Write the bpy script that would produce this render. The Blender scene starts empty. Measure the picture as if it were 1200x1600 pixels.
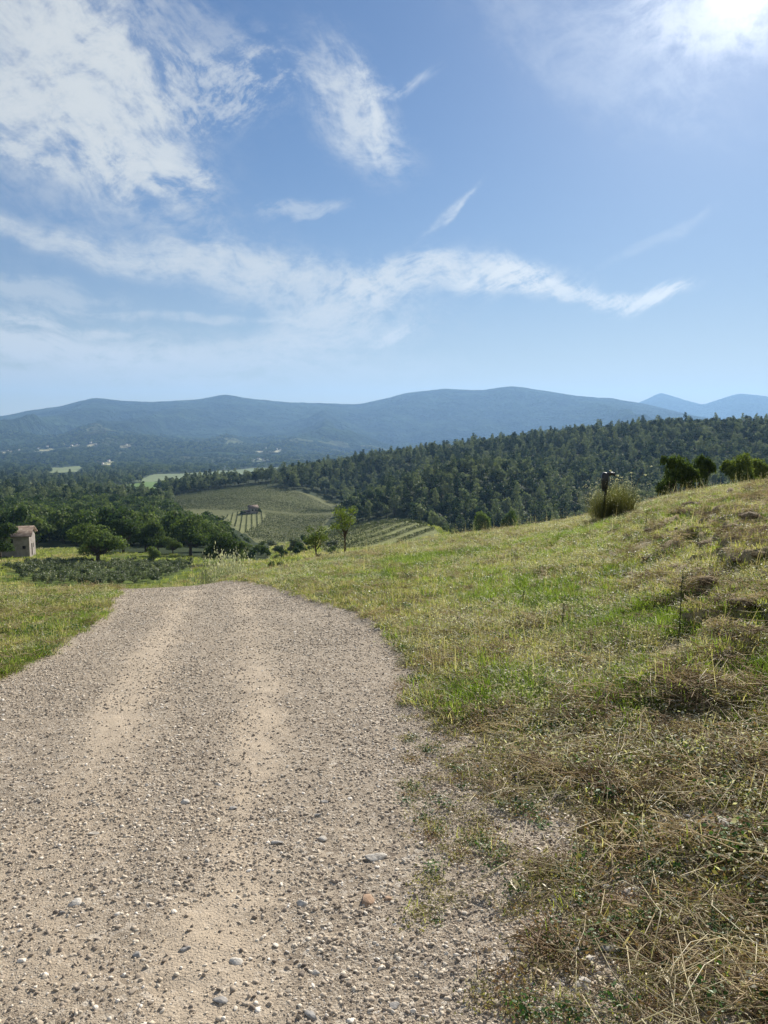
import bpy, math, random
import numpy as np
R = math.radians
scn = bpy.context.scene
# ------------------------------------------------------------------ camera
EYE = 1.6
PITCH = 6.6
F = 1160.0                     # focal length in photograph pixels (1200 x 1600)
cam_d = bpy.data.cameras.new('camera')
cam_d.sensor_fit = 'VERTICAL'
cam_d.sensor_height = 36.0
cam_d.lens = 36.0 * F / 1600.0
cam_d.clip_start = 0.05
cam_d.clip_end = 60000
cam = bpy.data.objects.new('camera', cam_d)
scn.collection.objects.link(cam)
cam.location = (0, 0, EYE)
cam.rotation_euler = (R(90 - PITCH), 0, 0)
scn.camera = cam
scn.render.resolution_x = 768
scn.render.resolution_y = 1024
# ------------------------------------------------------------------ light
SUN_EL = 27.0
SUN_AZ = 25.0                  # degrees to the right of the view axis (+Y)
SUN_STRENGTH = 5.0
SKY_STRENGTH = 0.09
EXPOSURE = 0.85
SKY_TINT = (0.323, 0.440, 0.651)
SKY_KNEE = 11.0
CLOUD_B = 4.3
AUR1 = 4.0
AUR2 = 2.6
sd = bpy.data.lights.new('sun', 'SUN')
sd.energy = SUN_STRENGTH
sd.angle = R(0.5)
sd.color = (1.0, 0.93, 0.82)
sun = bpy.data.objects.new('sun', sd)
scn.collection.objects.link(sun)
sun.rotation_euler = (R(90 - SUN_EL), 0, R(180 - SUN_AZ))
SDIR = np.array([math.sin(R(SUN_AZ)) * math.cos(R(SUN_EL)), math.cos(R(SUN_AZ)) * math.cos(R(SUN_EL)), math.sin(R(SUN_EL))])
scn.view_settings.view_transform = 'Standard'
scn.view_settings.look = 'None'
scn.view_settings.exposure = EXPOSURE
scn.view_settings.gamma = 1.0
scn.cycles.max_bounces = 6
scn.cycles.diffuse_bounces = 3
scn.cycles.transmission_bounces = 3
scn.cycles.transparent_max_bounces = 6
scn.cycles.volume_bounces = 0

cp, sp = math.cos(R(PITCH)), math.sin(R(PITCH))
def pix_dir(x, y):
    """world direction through photograph pixel"""
    a = (x - 600) / F
    b = (800 - y) / F
    return np.array([a, cp + b * sp, -sp + b * cp])
def pix_azel(x, y):
    d = pix_dir(x, y)
    return math.degrees(math.atan2(d[0], d[1])), math.degrees(math.atan2(d[2], math.hypot(d[0], d[1])))

# ------------------------------------------------------------------ node helper
class NT:
    def __init__(s, tree):
        s.t = tree; s.n = tree.nodes; s.l = tree.links
    def node(s, typ, **kw):
        n = s.n.new(typ)
        for k, v in kw.items(): setattr(n, k, v)
        return n
    def put(s, sock, v):
        if hasattr(v, 'is_output'): s.l.new(v, sock)
        elif v is not None:
            if isinstance(v, (tuple, list)) and len(v) == 3 and len(sock.default_value) == 4: v = tuple(v) + (1,)
            sock.default_value = v
    def m(s, op, a, b=None, c=None, clamp=False):
        n = s.node('ShaderNodeMath', operation=op, use_clamp=clamp)
        s.put(n.inputs[0], a)
        if b is not None: s.put(n.inputs[1], b)
        if c is not None: s.put(n.inputs[2], c)
        return n.outputs[0]
    def vm(s, op, a, b=None, scale=None):
        n = s.node('ShaderNodeVectorMath', operation=op)
        s.put(n.inputs[0], a)
        if b is not None: s.put(n.inputs[1], b)
        if scale is not None: s.put(n.inputs[3], scale)
        return n.outputs['Value'] if op in ('DOT_PRODUCT', 'LENGTH') else n.outputs[0]
    def mix(s, f, a, b, blend='MIX'):
        n = s.node('ShaderNodeMix', data_type='RGBA', blend_type=blend)
        s.put(n.inputs[0], f); s.put(n.inputs[6], a); s.put(n.inputs[7], b)
        return n.outputs[2]
    def noise(s, vec, scale, detail=4, rough=0.5, dist=0.0, typ='FBM'):
        n = s.node('ShaderNodeTexNoise')
        n.noise_dimensions = '3D'
        if vec is not None: s.put(n.inputs['Vector'], vec)
        n.inputs['Scale'].default_value = scale; n.inputs['Detail'].default_value = detail
        n.inputs['Roughness'].default_value = rough; n.inputs['Distortion'].default_value = dist
        return n.outputs[0]
    def vor(s, vec, scale, out='Distance', feature='F1', rnd=1.0):
        n = s.node('ShaderNodeTexVoronoi', feature=feature)
        if vec is not None: s.put(n.inputs['Vector'], vec)
        n.inputs['Scale'].default_value = scale
        n.inputs['Randomness'].default_value = rnd
        return n.outputs[out]
    def smooth(s, v, lo, hi, a=0.0, b=1.0):
        n = s.node('ShaderNodeMapRange', interpolation_type='SMOOTHSTEP')
        s.put(n.inputs[0], v); s.put(n.inputs[1], lo); s.put(n.inputs[2], hi); s.put(n.inputs[3], a); s.put(n.inputs[4], b)
        return n.outputs[0]
    def ramp(s, v, stops):
        n = s.node('ShaderNodeValToRGB')
        while len(n.color_ramp.elements) < len(stops): n.color_ramp.elements.new(0.5)
        for e, (p, c) in zip(n.color_ramp.elements, stops):
            e.position = p; e.color = tuple(c) + (1,)
        s.put(n.inputs[0], v)
        return n.outputs[0]
    def comb(s, x, y, z=0.0):
        n = s.node('ShaderNodeCombineXYZ')
        s.put(n.inputs[0], x); s.put(n.inputs[1], y); s.put(n.inputs[2], z)
        return n.outputs[0]
    def sep(s, v):
        n = s.node('ShaderNodeSeparateXYZ'); s.put(n.inputs[0], v)
        return n.outputs

# ------------------------------------------------------------------ world: physical sky and cirrus
w = bpy.data.worlds.new('World'); scn.world = w; w.use_nodes = True
W = NT(w.node_tree); W.n.clear()
sky = W.node('ShaderNodeTexSky', sky_type='NISHITA')
sky.sun_disc = False
sky.sun_elevation = R(SUN_EL)
sky.sun_rotation = R(SUN_AZ)
sky.altitude = 300
sky.air_density = 1.0; sky.dust_density = 0.1; sky.ozone_density = 2.2
tc = W.node('ShaderNodeTexCoord')
D = W.vm('NORMALIZE', tc.outputs['Generated'])
dx, dy, dz = W.sep(D)
az = W.m('MULTIPLY', W.m('ARCTAN2', dx, dy), 57.29578)
el = W.m('MULTIPLY', W.m('ARCSINE', dz), 57.29578)
cosun = W.vm('DOT_PRODUCT', D, tuple(float(v) for v in SDIR))
ang = W.m('MULTIPLY', W.m('ARCCOSINE', W.m('MINIMUM', cosun, 0.99999)), 57.29578)
PXD = 1 / 20.2                                      # degrees per photograph pixel near the middle
# a slow warp so that no cloud edge is an ellipse
wv = W.comb(az, el, 0.0)
w1 = W.m('SUBTRACT', W.noise(wv, 0.13, 2, 0.4), 0.5)
w2 = W.m('SUBTRACT', W.noise(W.vm('ADD', wv, (31.0, 17.0, 5.0)), 0.13, 2, 0.4), 0.5)
azw = W.m('ADD', az, W.m('MULTIPLY', w1, 4.0))
elw = W.m('ADD', el, W.m('MULTIPLY', w2, 4.0))
def field(rot, sx, sy, seed, detail=7, rough=0.6, dist=0.6):
    """a noise field of streaks: sx, sy = degrees per feature along and across the streak direction"""
    c, s_ = math.cos(R(rot)), math.sin(R(rot))
    su = W.m('ADD', W.m('MULTIPLY', azw, c / sx), W.m('MULTIPLY', elw, s_ / sx))
    sv = W.m('SUBTRACT', W.m('MULTIPLY', elw, c / sy), W.m('MULTIPLY', azw, s_ / sy))
    return W.m('SUBTRACT', W.noise(W.comb(su, sv, seed), 1.0, detail, rough, dist), 0.5)
fine = W.m('SUBTRACT', W.noise(W.comb(azw, W.m('MULTIPLY', elw, 1.5), 4.0), 0.55, 9, 0.68, 0.15), 0.5)
def fib(f, k=0.75): return W.m('ADD', W.m('MULTIPLY', f, k), W.m('MULTIPLY', fine, 0.95))
FD = {
 'fan': fib(field(-38, 4.5, 1.5, 1.0, 8, 0.62, 0.12)),
 'feather': fib(field(-60, 4.0, 1.4, 5.0, 7, 0.6, 0.2), .6),
 'band': fib(field(-4, 6.0, 1.2, 9.0, 8, 0.64, 0.15)),
 'wisp': fib(field(24, 4.5, 0.7, 3.0, 8, 0.66, 0.15)),
 'ripple': fib(field(25, 0.9, 0.40, 7.0, 5, 0.65, 0.2)),
}
def cloud(px, py, la, lb, rot, f, amp, thr=0.0, k=1.0, soft=0.45, f2=None):
    """one cirrus patch: centre, half sizes and tilt, broken up by one of the streak fields"""
    a0, e0 = pix_azel(px, py)
    c, s_ = math.cos(R(rot)), math.sin(R(rot))
    A = la * PXD; B = lb * PXD
    uu = W.m('ADD', W.m('MULTIPLY', azw, c / A), W.m('MULTIPLY_ADD', elw, s_ / A, -(a0 * c + e0 * s_) / A))
    vv = W.m('ADD', W.m('MULTIPLY', azw, -s_ / B), W.m('MULTIPLY_ADD', elw, c / B, -(-a0 * s_ + e0 * c) / B))
    q = W.m('MULTIPLY_ADD', uu, uu, W.m('MULTIPLY', vv, vv))
    mask = W.m('EXPONENT', W.m('MULTIPLY', q, -1.0))
    n = FD[f]
    if f2: n = W.m('ADD', W.m('MULTIPLY', n, 0.6), W.m('MULTIPLY', FD[f2], 0.6))
    x = W.m('MULTIPLY_ADD', n, 4.6 * k, W.m('SUBTRACT', mask, 0.5))
    d = W.smooth(x, thr - soft - 0.30, thr + soft + 0.45)
    return W.m('MULTIPLY', W.m('MULTIPLY', d, W.smooth(mask, 0.0, 0.75)), amp * 1.12)
CL = [
 cloud(30, 60, 230, 150, -35, 'fan', 0.82, -0.25, 0.7, 0.7),
 cloud(170, 150, 170, 62, -48, 'fan', 0.75, -0.05, 1.0, 0.6),
 cloud(95, 190, 130, 40, -32, 'fan', 0.60, 0.05, 1.0, 0.5),
 cloud(190, 258, 80, 28, -22, 'ripple', 0.55, 0.15, 1.0, f2='fan'),
 cloud(20, 232, 80, 18, -20, 'ripple', 0.6, 0.1, 1.0, f2='fan'),
 cloud(330, 135, 120, 45, 8, 'ripple', 0.50, 0.30, 1.2, f2='fan'),
 cloud(280, 20, 170, 40, -20, 'fan', 0.30, 0.1, 0.9, 0.6),
 cloud(251, 250, 15, 9, 0, 'ripple', 0.95, -0.15, 0.3),
 cloud(300, 272, 32, 20, -30, 'ripple', 0.6, 0.15, 0.9),
 cloud(548, 165, 92, 52, -50, 'feather', 0.66, -0.1, 0.8, 0.6),
 cloud(565, 120, 40, 20, -70, 'feather', 0.45, 0.1, 0.9),
 cloud(620, 125, 50, 10, 12, 'wisp', 0.4, 0.1, 0.9),
 cloud(600, 205, 60, 32, -60, 'feather', 0.42, 0.08, 0.9, 0.6),
 cloud(702, 342, 60, 7, 36, 'wisp', 0.35, 0.05, 0.9, 0.5),
 cloud(715, 335, 45, 4, 42, 'wisp', 0.35, 0.0, 0.6, 0.5),
 cloud(470, 335, 65, 12, 8, 'wisp', 0.4, 0.15, 1.0),
 cloud(1030, 378, 70, 8, 22, 'wisp', 0.15, 0.0, 0.6),
 cloud(110, 385, 210, 18, -7, 'band', 0.60, -0.1, 0.7, 0.6),
 cloud(330, 410, 200, 26, -6, 'band', 0.60, -0.1, 0.7, 0.6),
 cloud(460, 445, 190, 45, -12, 'fan', 0.5, -0.05, 0.9, 0.6, f2='band'),
 cloud(530, 490, 130, 48, 20, 'wisp', 0.55, -0.05, 0.9, 0.6),
 cloud(620, 440, 100, 26, 10, 'wisp', 0.70, -0.1, 0.9),
 cloud(790, 440, 95, 24, -2, 'wisp', 0.95, -0.15, 0.9, 0.55),
 cloud(720, 418, 120, 14, -4, 'band', 0.55, 0.05, 0.9),
 cloud(880, 452, 90, 14, -8, 'wisp', 0.65, 0.05, 0.9),
 cloud(1000, 460, 62, 13, 4, 'wisp', 0.85, 0.0, 0.9),
 cloud(620, 528, 55, 10, 20, 'wisp', 0.70, 0.05, 0.9),
 cloud(40, 460, 120, 30, 0, 'band', 0.40, 0.05, 0.9),
 cloud(60, 540, 230, 28, -1, 'band', 0.85, -0.35, 1.0, 0.6),
 cloud(60, 500, 140, 9, 0, 'band', 0.7, 0.0, 1.0),
 cloud(300, 560, 300, 38, 6, 'band', 0.6, -0.35, 0.9, 0.6),
 cloud(130, 600, 280, 24, 0, 'band', 0.75, -0.35, 0.9, 0.6),
 cloud(470, 590, 240, 26, 3, 'band', 0.38, -0.05, 0.8, 0.6),
 cloud(330, 490, 200, 7, -1, 'band', 0.45, 0.0, 0.8),
 cloud(900, 70, 220, 60, -30, 'fan', 0.16, -0.05, 0.7, 0.7),
 cloud(1090, 50, 120, 45, -10, 'band', 0.30, 0.0, 0.9, 0.6),
]
inv = None
for c_ in CL:
    k_ = W.m('SUBTRACT', 1.0, c_, clamp=True)
    inv = k_ if inv is None else W.m('MULTIPLY', inv, k_)
cov = W.m('SUBTRACT', 1.0, inv, clamp=True)
cov = W.m('MULTIPLY', cov, W.smooth(el, 0.5, 5.0))
# broad unseen white cloud, added behind the viewer to brighten faces in shade
fill_cloud = W.m('MULTIPLY', W.smooth(dy, 0.15, -0.45), W.m('ADD', 0.65, FD['fan']), clamp=True)
fill_cloud = W.m('MULTIPLY', fill_cloud, W.smooth(el, 0.0, 6.0))
cov = W.m('MAXIMUM', cov, fill_cloud)
sk = W.vm('MULTIPLY', sky.outputs[0], SKY_TINT)
skyc = W.vm('DIVIDE', sk, W.vm('ADD', W.vm('SCALE', sk, scale=1.0 / SKY_KNEE), (1.0, 1.0, 1.0)))
g1 = W.m('EXPONENT', W.m('MULTIPLY', ang, -1 / 9.0))
cl_col = W.vm('SCALE', (0.95, 0.99, 1.0), scale=W.m('ADD', CLOUD_B, W.m('MULTIPLY', g1, CLOUD_B * 1.5)))
low = W.m('EXPONENT', W.m('MULTIPLY', W.m('MAXIMUM', el, 0.0), -1 / 5.0))
skyc = W.mix(W.m('MULTIPLY', low, 0.88), skyc, (4.9, 4.1, 1.9))
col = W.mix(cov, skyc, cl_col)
# the aureole that thin cirrus spreads round the sun
aur = W.m('ADD', W.m('MULTIPLY', W.m('EXPONENT', W.m('MULTIPLY', W.m('POWER', W.m('DIVIDE', ang, 2.3), 2.0), -1.0)), AUR1),
          W.m('MULTIPLY', W.m('EXPONENT', W.m('MULTIPLY', ang, -1 / 9.0)), AUR2))
col = W.vm('ADD', col, W.vm('SCALE', (1.0, 0.94, 0.90), scale=aur))
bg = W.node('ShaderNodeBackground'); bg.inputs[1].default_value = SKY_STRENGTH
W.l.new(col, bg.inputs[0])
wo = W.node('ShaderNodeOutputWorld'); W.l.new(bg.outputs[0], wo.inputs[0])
w.cycles.sampling_method = 'MANUAL'
w.cycles.sample_map_resolution = 512

# ------------------------------------------------------------------ mesh and tagging helpers
COL = scn.collection
def tag(o, label=None, cat=None, group=None, kind=None):
    if label: o['label'] = label
    if cat: o['category'] = cat
    if group: o['group'] = group
    if kind: o['kind'] = kind
    return o
def mesh_np(name, V, faces, mats=None, fmat=None, smooth=False):
    """faces: list of int arrays (M,3) or (M,4)"""
    me = bpy.data.meshes.new(name)
    V = np.asarray(V, dtype=np.float32)
    faces = [np.asarray(f, dtype=np.int32) for f in faces if len(f)]
    me.vertices.add(len(V)); me.vertices.foreach_set('co', V.ravel())
    nl = sum(f.size for f in faces); nf = sum(len(f) for f in faces)
    me.loops.add(nl); me.polygons.add(nf)
    me.loops.foreach_set('vertex_index', np.concatenate([f.ravel() for f in faces]))
    tot = np.concatenate([np.full(len(f), f.shape[1], dtype=np.int32) for f in faces])
    st = np.concatenate([[0], np.cumsum(tot)[:-1]]).astype(np.int32)
    me.polygons.foreach_set('loop_start', st); me.polygons.foreach_set('loop_total', tot)
    if fmat is not None: me.polygons.foreach_set('material_index', np.asarray(fmat, dtype=np.int32))
    if smooth: me.polygons.foreach_set('use_smooth', np.ones(nf, dtype=bool))
    me.update(calc_edges=True)
    for m_ in (mats or []): me.materials.append(m_)
    return me
def obj(name, me, parent=None, loc=(0, 0, 0), link=True):
    o = bpy.data.objects.new(name, me)
    if link: COL.objects.link(o)
    o.location = loc
    if parent is not None: o.parent = parent
    return o
def empty(name, loc=(0, 0, 0), rz=0.0):
    o = bpy.data.objects.new(name, None); COL.objects.link(o)
    o.empty_display_size = 0.3; o.location = loc; o.rotation_euler = (0, 0, rz)
    return o
def join(parts):
    """parts: list of (V, [faces...]) -> one (V, faces)"""
    VV = []; Q = []; T = []; n = 0
    for V, fs in parts:
        V = np.asarray(V, float); VV.append(V)
        for f in fs:
            f = np.asarray(f, int)
            if len(f) == 0: continue
            (Q if f.shape[1] == 4 else T).append(f + n)
        n += len(V)
    out = []
    if Q: out.append(np.concatenate(Q))
    if T: out.append(np.concatenate(T))
    return np.concatenate(VV), out
def box(x0, x1, y0, y1, z0, z1):
    V = np.array([(x, y, z) for z in (z0, z1) for y in (y0, y1) for x in (x0, x1)], float)
    Fq = np.array([(0, 2, 3, 1), (4, 5, 7, 6), (0, 1, 5, 4), (2, 6, 7, 3), (0, 4, 6, 2), (1, 3, 7, 5)])
    return V, [Fq]
def tube(P, rad, sides=8, cap=True):
    P = np.asarray(P, float); n = len(P); rad = np.broadcast_to(np.asarray(rad, float), (n,))
    T = np.gradient(P, axis=0); T /= np.linalg.norm(T, axis=1)[:, None] + 1e-9
    up = np.array([0, 0, 1.0]) if abs(T[:, 2]).mean() < 0.9 else np.array([1.0, 0, 0])
    A = np.cross(T, up); A /= np.linalg.norm(A, axis=1)[:, None] + 1e-9
    B = np.cross(T, A)
    th = np.linspace(0, 2 * np.pi, sides, endpoint=False)
    V = (P[:, None, :] + rad[:, None, None] * (A[:, None, :] * np.cos(th)[None, :, None] + B[:, None, :] * np.sin(th)[None, :, None])).reshape(-1, 3)
    i = np.arange(n - 1)[:, None] * sides; j = np.arange(sides)[None, :]; j2 = (j + 1) % sides
    Q = np.stack([i + j, i + j2, i + sides + j2, i + sides + j], -1).reshape(-1, 4)
    fs = [Q]
    if cap:
        V = np.vstack([V, P[-1], P[0]]); c = n * sides
        jj = np.arange(sides)
        fs.append(np.stack([(n - 1) * sides + jj, (n - 1) * sides + (jj + 1) % sides, np.full(sides, c)], -1))
        fs.append(np.stack([(jj + 1) % sides, jj, np.full(sides, c + 1)], -1))
    return V, fs

# ------------------------------------------------------------------ numpy noise
_tab = np.random.RandomState(7).rand(65536)
def vn(x, y, seed=0):
    xi = np.floor(x).astype(np.int64); yi = np.floor(y).astype(np.int64)
    fx = x - xi; fy = y - yi
    fx = fx * fx * fx * (fx * (fx * 6 - 15) + 10); fy = fy * fy * fy * (fy * (fy * 6 - 15) + 10)
    def h(a, b): return _tab[((a * 374761393 + b * 668265263 + seed * 1442695041) ^ ((a * 1274126177 + b * 40503) >> 7)) & 65535]
    return (h(xi, yi) * (1 - fx) + h(xi + 1, yi) * fx) * (1 - fy) + (h(xi, yi + 1) * (1 - fx) + h(xi + 1, yi + 1) * fx) * fy
def fbm(x, y, seed=0, oct=4, gain=0.5):
    s = 0; a = 1; t = 0
    for i in range(oct):
        s = s + a * (vn(x * 2**i + 13.7 * i, y * 2**i - 7.3 * i, seed + i) - 0.5); t += a; a *= gain
    return s / t * 2                                   # about -1..1
def ridged(x, y, seed=0, oct=4):
    s = 0; a = 1; t = 0
    for i in range(oct):
        s = s + a * (1 - np.abs(2 * vn(x * 2**i + 5.1 * i, y * 2**i + 3.3 * i, seed + i) - 1) * 1.0); t += a; a *= 0.5
    return s / t
def sstep(a, b, x):
    t = np.clip((x - a) / (b - a), 0, 1); return t * t * (3 - 2 * t)

# ------------------------------------------------------------------ terrain: the lie of the land as distance/height profiles round the viewpoint
TH = np.radians(np.linspace(-62, 62, 497))
colx = 600 + F * np.tan(TH) / cp * 1.0                      # nominal picture column of each azimuth (only used to look up the survey)
def yz(y, r):                                           # height of a point at range r that is seen at row y
    k = (800 - np.asarray(y, float)) / F
    t = np.cos(TH) * (k * cp - sp) / (cp + k * sp)
    return EYE + r * t
def kt(pts):                                            # survey knot: list of (x, r, y or z)
    p = np.array(pts, float)
    return np.interp(colx, p[:, 0], p[:, 1]), np.interp(colx, p[:, 0], p[:, 2])
def smo(a, w_=9):
    k = np.hanning(w_ + 2)[1:-1]; k /= k.sum()
    return np.convolve(np.pad(a, w_ // 2, mode='edge'), k, 'valid')
kn = []
def zk(pts, w_=31):
    r, z = kt(pts); kn.append((smo(r, w_), smo(z, w_)))
def yk(pts, w_=21):
    r, y = kt(pts); r = smo(r, w_); y = smo(y, w_); kn.append((r, yz(y, r)))
zk([(-400, .3, 0), (1500, .3, 0)])
zk([(-400, 2, -.12), (600, 2, -.12), (1200, 2, -.06), (1700, 2, .05)])
zk([(-400, 5, -.40), (300, 5, -.38), (700, 5, -.34), (900, 5, -.25), (1200, 5, -.02), (1700, 5, .35)])
zk([(-400, 10, -.9), (0, 10, -.9), (400, 10, -.86), (700, 10, -.72), (900, 10, -.45), (1100, 10, .0), (1200, 10, .22), (1700, 10, .7)])
yk([(-400, 15, 935), (0, 15, 930), (190, 15.5, 921), (300, 17, 917), (400, 20, 900), (500, 24, 874), (600, 27, 860), (700, 29, 841), (800, 29, 829), (900, 28, 815), (1000, 26, 795), (1050, 25, 779), (1100, 24, 770), (1200, 23, 757), (1500, 22, 742), (1900, 22, 735)])
yk([(-400, 24, 990), (300, 26, 985), (400, 30, 950), (500, 38, 905), (600, 42, 885), (700, 45, 866), (800, 45, 855), (900, 45, 838), (1000, 42, 822), (1100, 38, 800), (1200, 38, 780), (1900, 38, 765)])
yk([(-400, 60, 960), (300, 62, 955), (400, 66, 925), (500, 75, 895), (600, 85, 885), (700, 90, 880), (900, 90, 860), (1000, 85, 840), (1200, 85, 800), (1900, 85, 780)])
yk([(-400, 92, 925), (0, 92, 922), (300, 95, 915), (400, 110, 898), (500, 120, 878), (700, 130, 878), (900, 130, 875), (1200, 130, 835), (1900, 130, 820)])
yk([(-400, 150, 876), (300, 150, 876), (400, 150, 874), (500, 165, 858), (600, 175, 852), (700, 175, 868), (900, 175, 885), (1200, 175, 860), (1900, 175, 850)])
yk([(-400, 186, 858), (200, 186, 858), (400, 190, 862), (460, 200, 854), (530, 230, 834), (600, 240, 817), (650, 240, 816), (700, 240, 830), (800, 240, 865), (1200, 240, 860), (1900, 240, 850)])
yk([(-400, 280, 838), (250, 280, 840), (330, 300, 838), (400, 310, 836), (460, 300, 846), (530, 290, 838), (600, 300, 834), (700, 310, 840), (800, 330, 836), (1200, 330, 830), (1900, 330, 825)])
yk([(-400, 430, 806), (250, 430, 803), (330, 420, 804), (400, 400, 806), (460, 400, 808), (530, 410, 800), (600, 430, 780), (700, 440, 742), (780, 450, 736), (900, 450, 780), (1200, 450, 770), (1900, 450, 765)])
yk([(-400, 520, 795), (250, 520, 789), (330, 490, 785), (400, 470, 783), (460, 480, 785), (530, 520, 803), (600, 540, 790), (660, 550, 770), (740, 560, 745), (800, 560, 735), (900, 560, 735), (1200, 560, 728), (1900, 560, 725)])
yk([(-400, 640, 784), (200, 640, 782), (270, 600, 776), (330, 600, 767), (400, 590, 757), (460, 620, 749), (530, 700, 733), (600, 720, 721), (700, 750, 708), (800, 750, 694), (900, 750, 682), (1000, 750, 673), (1100, 750, 668), (1200, 750, 670), (1900, 750, 672)])
yk([(-400, 1000, 759), (420, 1000, 757), (530, 1000, 760), (700, 1050, 750), (1000, 1050, 735), (1900, 1050, 730)])
yk([(-400, 1500, 746), (420, 1500, 744), (700, 1500, 745), (1200, 1500, 735), (1900, 1500, 735)])
yk([(-400, 2500, 727), (700, 2500, 726), (1900, 2500, 724)])
yk([(-400, 3600, 711), (700, 3600, 710), (1900, 3600, 708)])
yk([(-400, 5200, 684), (700, 5200, 684), (1200, 5200, 676), (1900, 5200, 676)])
ridge = [(-500, 7600, 640), (-200, 7600, 655), (0, 7600, 652), (60, 7600, 642), (95, 7600, 637), (150, 7600, 622), (190, 7600, 626), (240, 7600, 628), (300, 7600, 626), (350, 7600, 618), (400, 7600, 626), (450, 7600, 630), (560, 7600, 632), (620, 7600, 618), (690, 7600, 607), (750, 7600, 609), (800, 7600, 603), (850, 7600, 611), (900, 7600, 621), (950, 7600, 624), (985, 7600, 629), (1060, 7600, 645), (1130, 7600, 660), (1900, 7600, 670)]
yk(ridge, 3)
yk([(-500, 9200, 668), (1900, 9200, 668)])
yk([(-500, 11500, 665), (880, 11500, 660), (950, 11500, 646), (1000, 11500, 628), (1030, 11500, 614), (1060, 11500, 622), (1095, 11500, 632), (1150, 11500, 615), (1185, 11500, 618), (1230, 11500, 628), (1900, 11500, 640)], 3)
yk([(-500, 14000, 675), (1900, 14000, 675)])
NK = len(kn)
KR = np.log(np.array([k[0] for k in kn])).T            # (theta, knot)
KZ = np.array([k[1] for k in kn]).T
S = np.linspace(math.log(.3), math.log(14000), 1500)
def pchip(x, y, q):
    h = np.diff(x); d = np.diff(y) / h
    m = np.zeros_like(y)
    w1_ = 2 * h[1:] + h[:-1]; w2_ = h[1:] + 2 * h[:-1]
    ok = d[:-1] * d[1:] > 0
    m[1:-1] = np.where(ok, (w1_ + w2_) / np.where(ok, w1_ / np.where(ok, d[:-1], 1) + w2_ / np.where(ok, d[1:], 1), 1), 0)
    m[0] = d[0]; m[-1] = d[-1]
    i = np.clip(np.searchsorted(x, q) - 1, 0, len(x) - 2)
    t = np.clip((q - x[i]) / h[i], 0, 1)
    return (2*t**3 - 3*t**2 + 1) * y[i] + (t**3 - 2*t**2 + t) * h[i] * m[i] + (-2*t**3 + 3*t**2) * y[i+1] + (t**3 - t**2) * h[i] * m[i+1]
# interpolate z against r (not log r) inside each log interval for even slopes
TAB = np.array([pchip(np.exp(KR[i]), KZ[i], np.exp(S)) for i in range(len(TH))])
def base_h(X, Y):
    r = np.hypot(X, Y); th = np.arctan2(X, Y)
    u = np.clip((np.clip(th, TH[0], TH[-1]) - TH[0]) / (TH[1] - TH[0]), 0, len(TH) - 1.001)
    s = np.clip((np.log(np.maximum(r, .3)) - S[0]) / (S[1] - S[0]), 0, len(S) - 1.001)
    i = u.astype(int); j = s.astype(int); a = u - i; b = s - j
    return (TAB[i, j] * (1-b) + TAB[i, j+1] * b) * (1-a) + (TAB[i+1, j] * (1-b) + TAB[i+1, j+1] * b) * a
RID = None
def rough_h(X, Y):
    r = np.hypot(X, Y)
    z = 0.012 * sstep(1, 3, r) * fbm(X * 1.3, Y * 1.3, 3, 4) * (1 - sstep(60, 120, r))
    z = z + 0.35 * sstep(60, 120, r) * (1 - sstep(400, 700, r)) * fbm(X / 22, Y / 22, 5, 4)
    z = z + 2.0 * sstep(300, 900, r) * fbm(X / 90, Y / 90, 6, 4)
    # spurs and gullies of the mountains
    wob = 260 * fbm(X / 1500, Y / 1500, 21, 3)
    rg = ridged((X + wob) / 1000, (Y + 2 * wob) / 2800, 9, 4) - 0.55
    amp = 430 * sstep(2600, 5600, r) * (1 - 0.95 * sstep(5300, 7100, r)) * (1 - sstep(8200, 9000, r)) + 60 * sstep(9500, 10500, r) * (1 - sstep(11000, 11400, r))
    z = z + amp * rg
    z = z + (14 * sstep(1500, 2600, r)) * fbm(X / 300, Y / 300, 12, 4)
    return z
# ------- world positions of surveyed picture points
def H0(X, Y): return base_h(X, Y) + rough_h(X, Y)
RM = np.exp(np.linspace(math.log(1.0), math.log(13000), 6000))
def p2w(x, y, rmin=1.0, hf=None):
    hf = hf or H0
    d = pix_dir(x, y); hd = math.hypot(d[0], d[1])
    rr = RM[RM >= rmin]
    X = d[0] / hd * rr; Y = d[1] / hd * rr; Z = EYE + d[2] / hd * rr
    below = Z < hf(X, Y)
    if not below.any(): i = len(rr) - 1
    else: i = int(np.argmax(below))
    return np.array([X[i], Y[i]])
def at(x, r):                                          # ground position at picture column x (on the eye level) and range r
    th = math.atan((x - 600) / F * cp)
    return np.array([math.sin(th) * r, math.cos(th) * r])
def poly_w(pts, rmin=1.0): return np.array([p2w(x, y, rmin) for x, y in pts])
def in_poly(P, X, Y):
    X = np.asarray(X, float); Y = np.asarray(Y, float)
    c = np.zeros(X.shape, bool); n = len(P)
    for i in range(n):
        x1, y1 = P[i]; x2, y2 = P[i - 1]
        if y1 == y2: continue
        c ^= ((y1 > Y) != (y2 > Y)) & (X < (x2 - x1) * (Y - y1) / (y2 - y1) + x1)
    return c
def dist_poly(P, X, Y):
    """signed distance to polygon, positive inside"""
    X = np.asarray(X, float); Y = np.asarray(Y, float)
    d = np.full(X.shape, 1e9); n = len(P)
    for i in range(n):
        ax, ay = P[i - 1]; bx, by = P[i]
        ex, ey = bx - ax, by - ay; L = ex * ex + ey * ey + 1e-12
        t = np.clip(((X - ax) * ex + (Y - ay) * ey) / L, 0, 1)
        d = np.minimum(d, np.hypot(X - ax - t * ex, Y - ay - t * ey))
    return np.where(in_poly(P, X, Y), d, -d)
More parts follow.
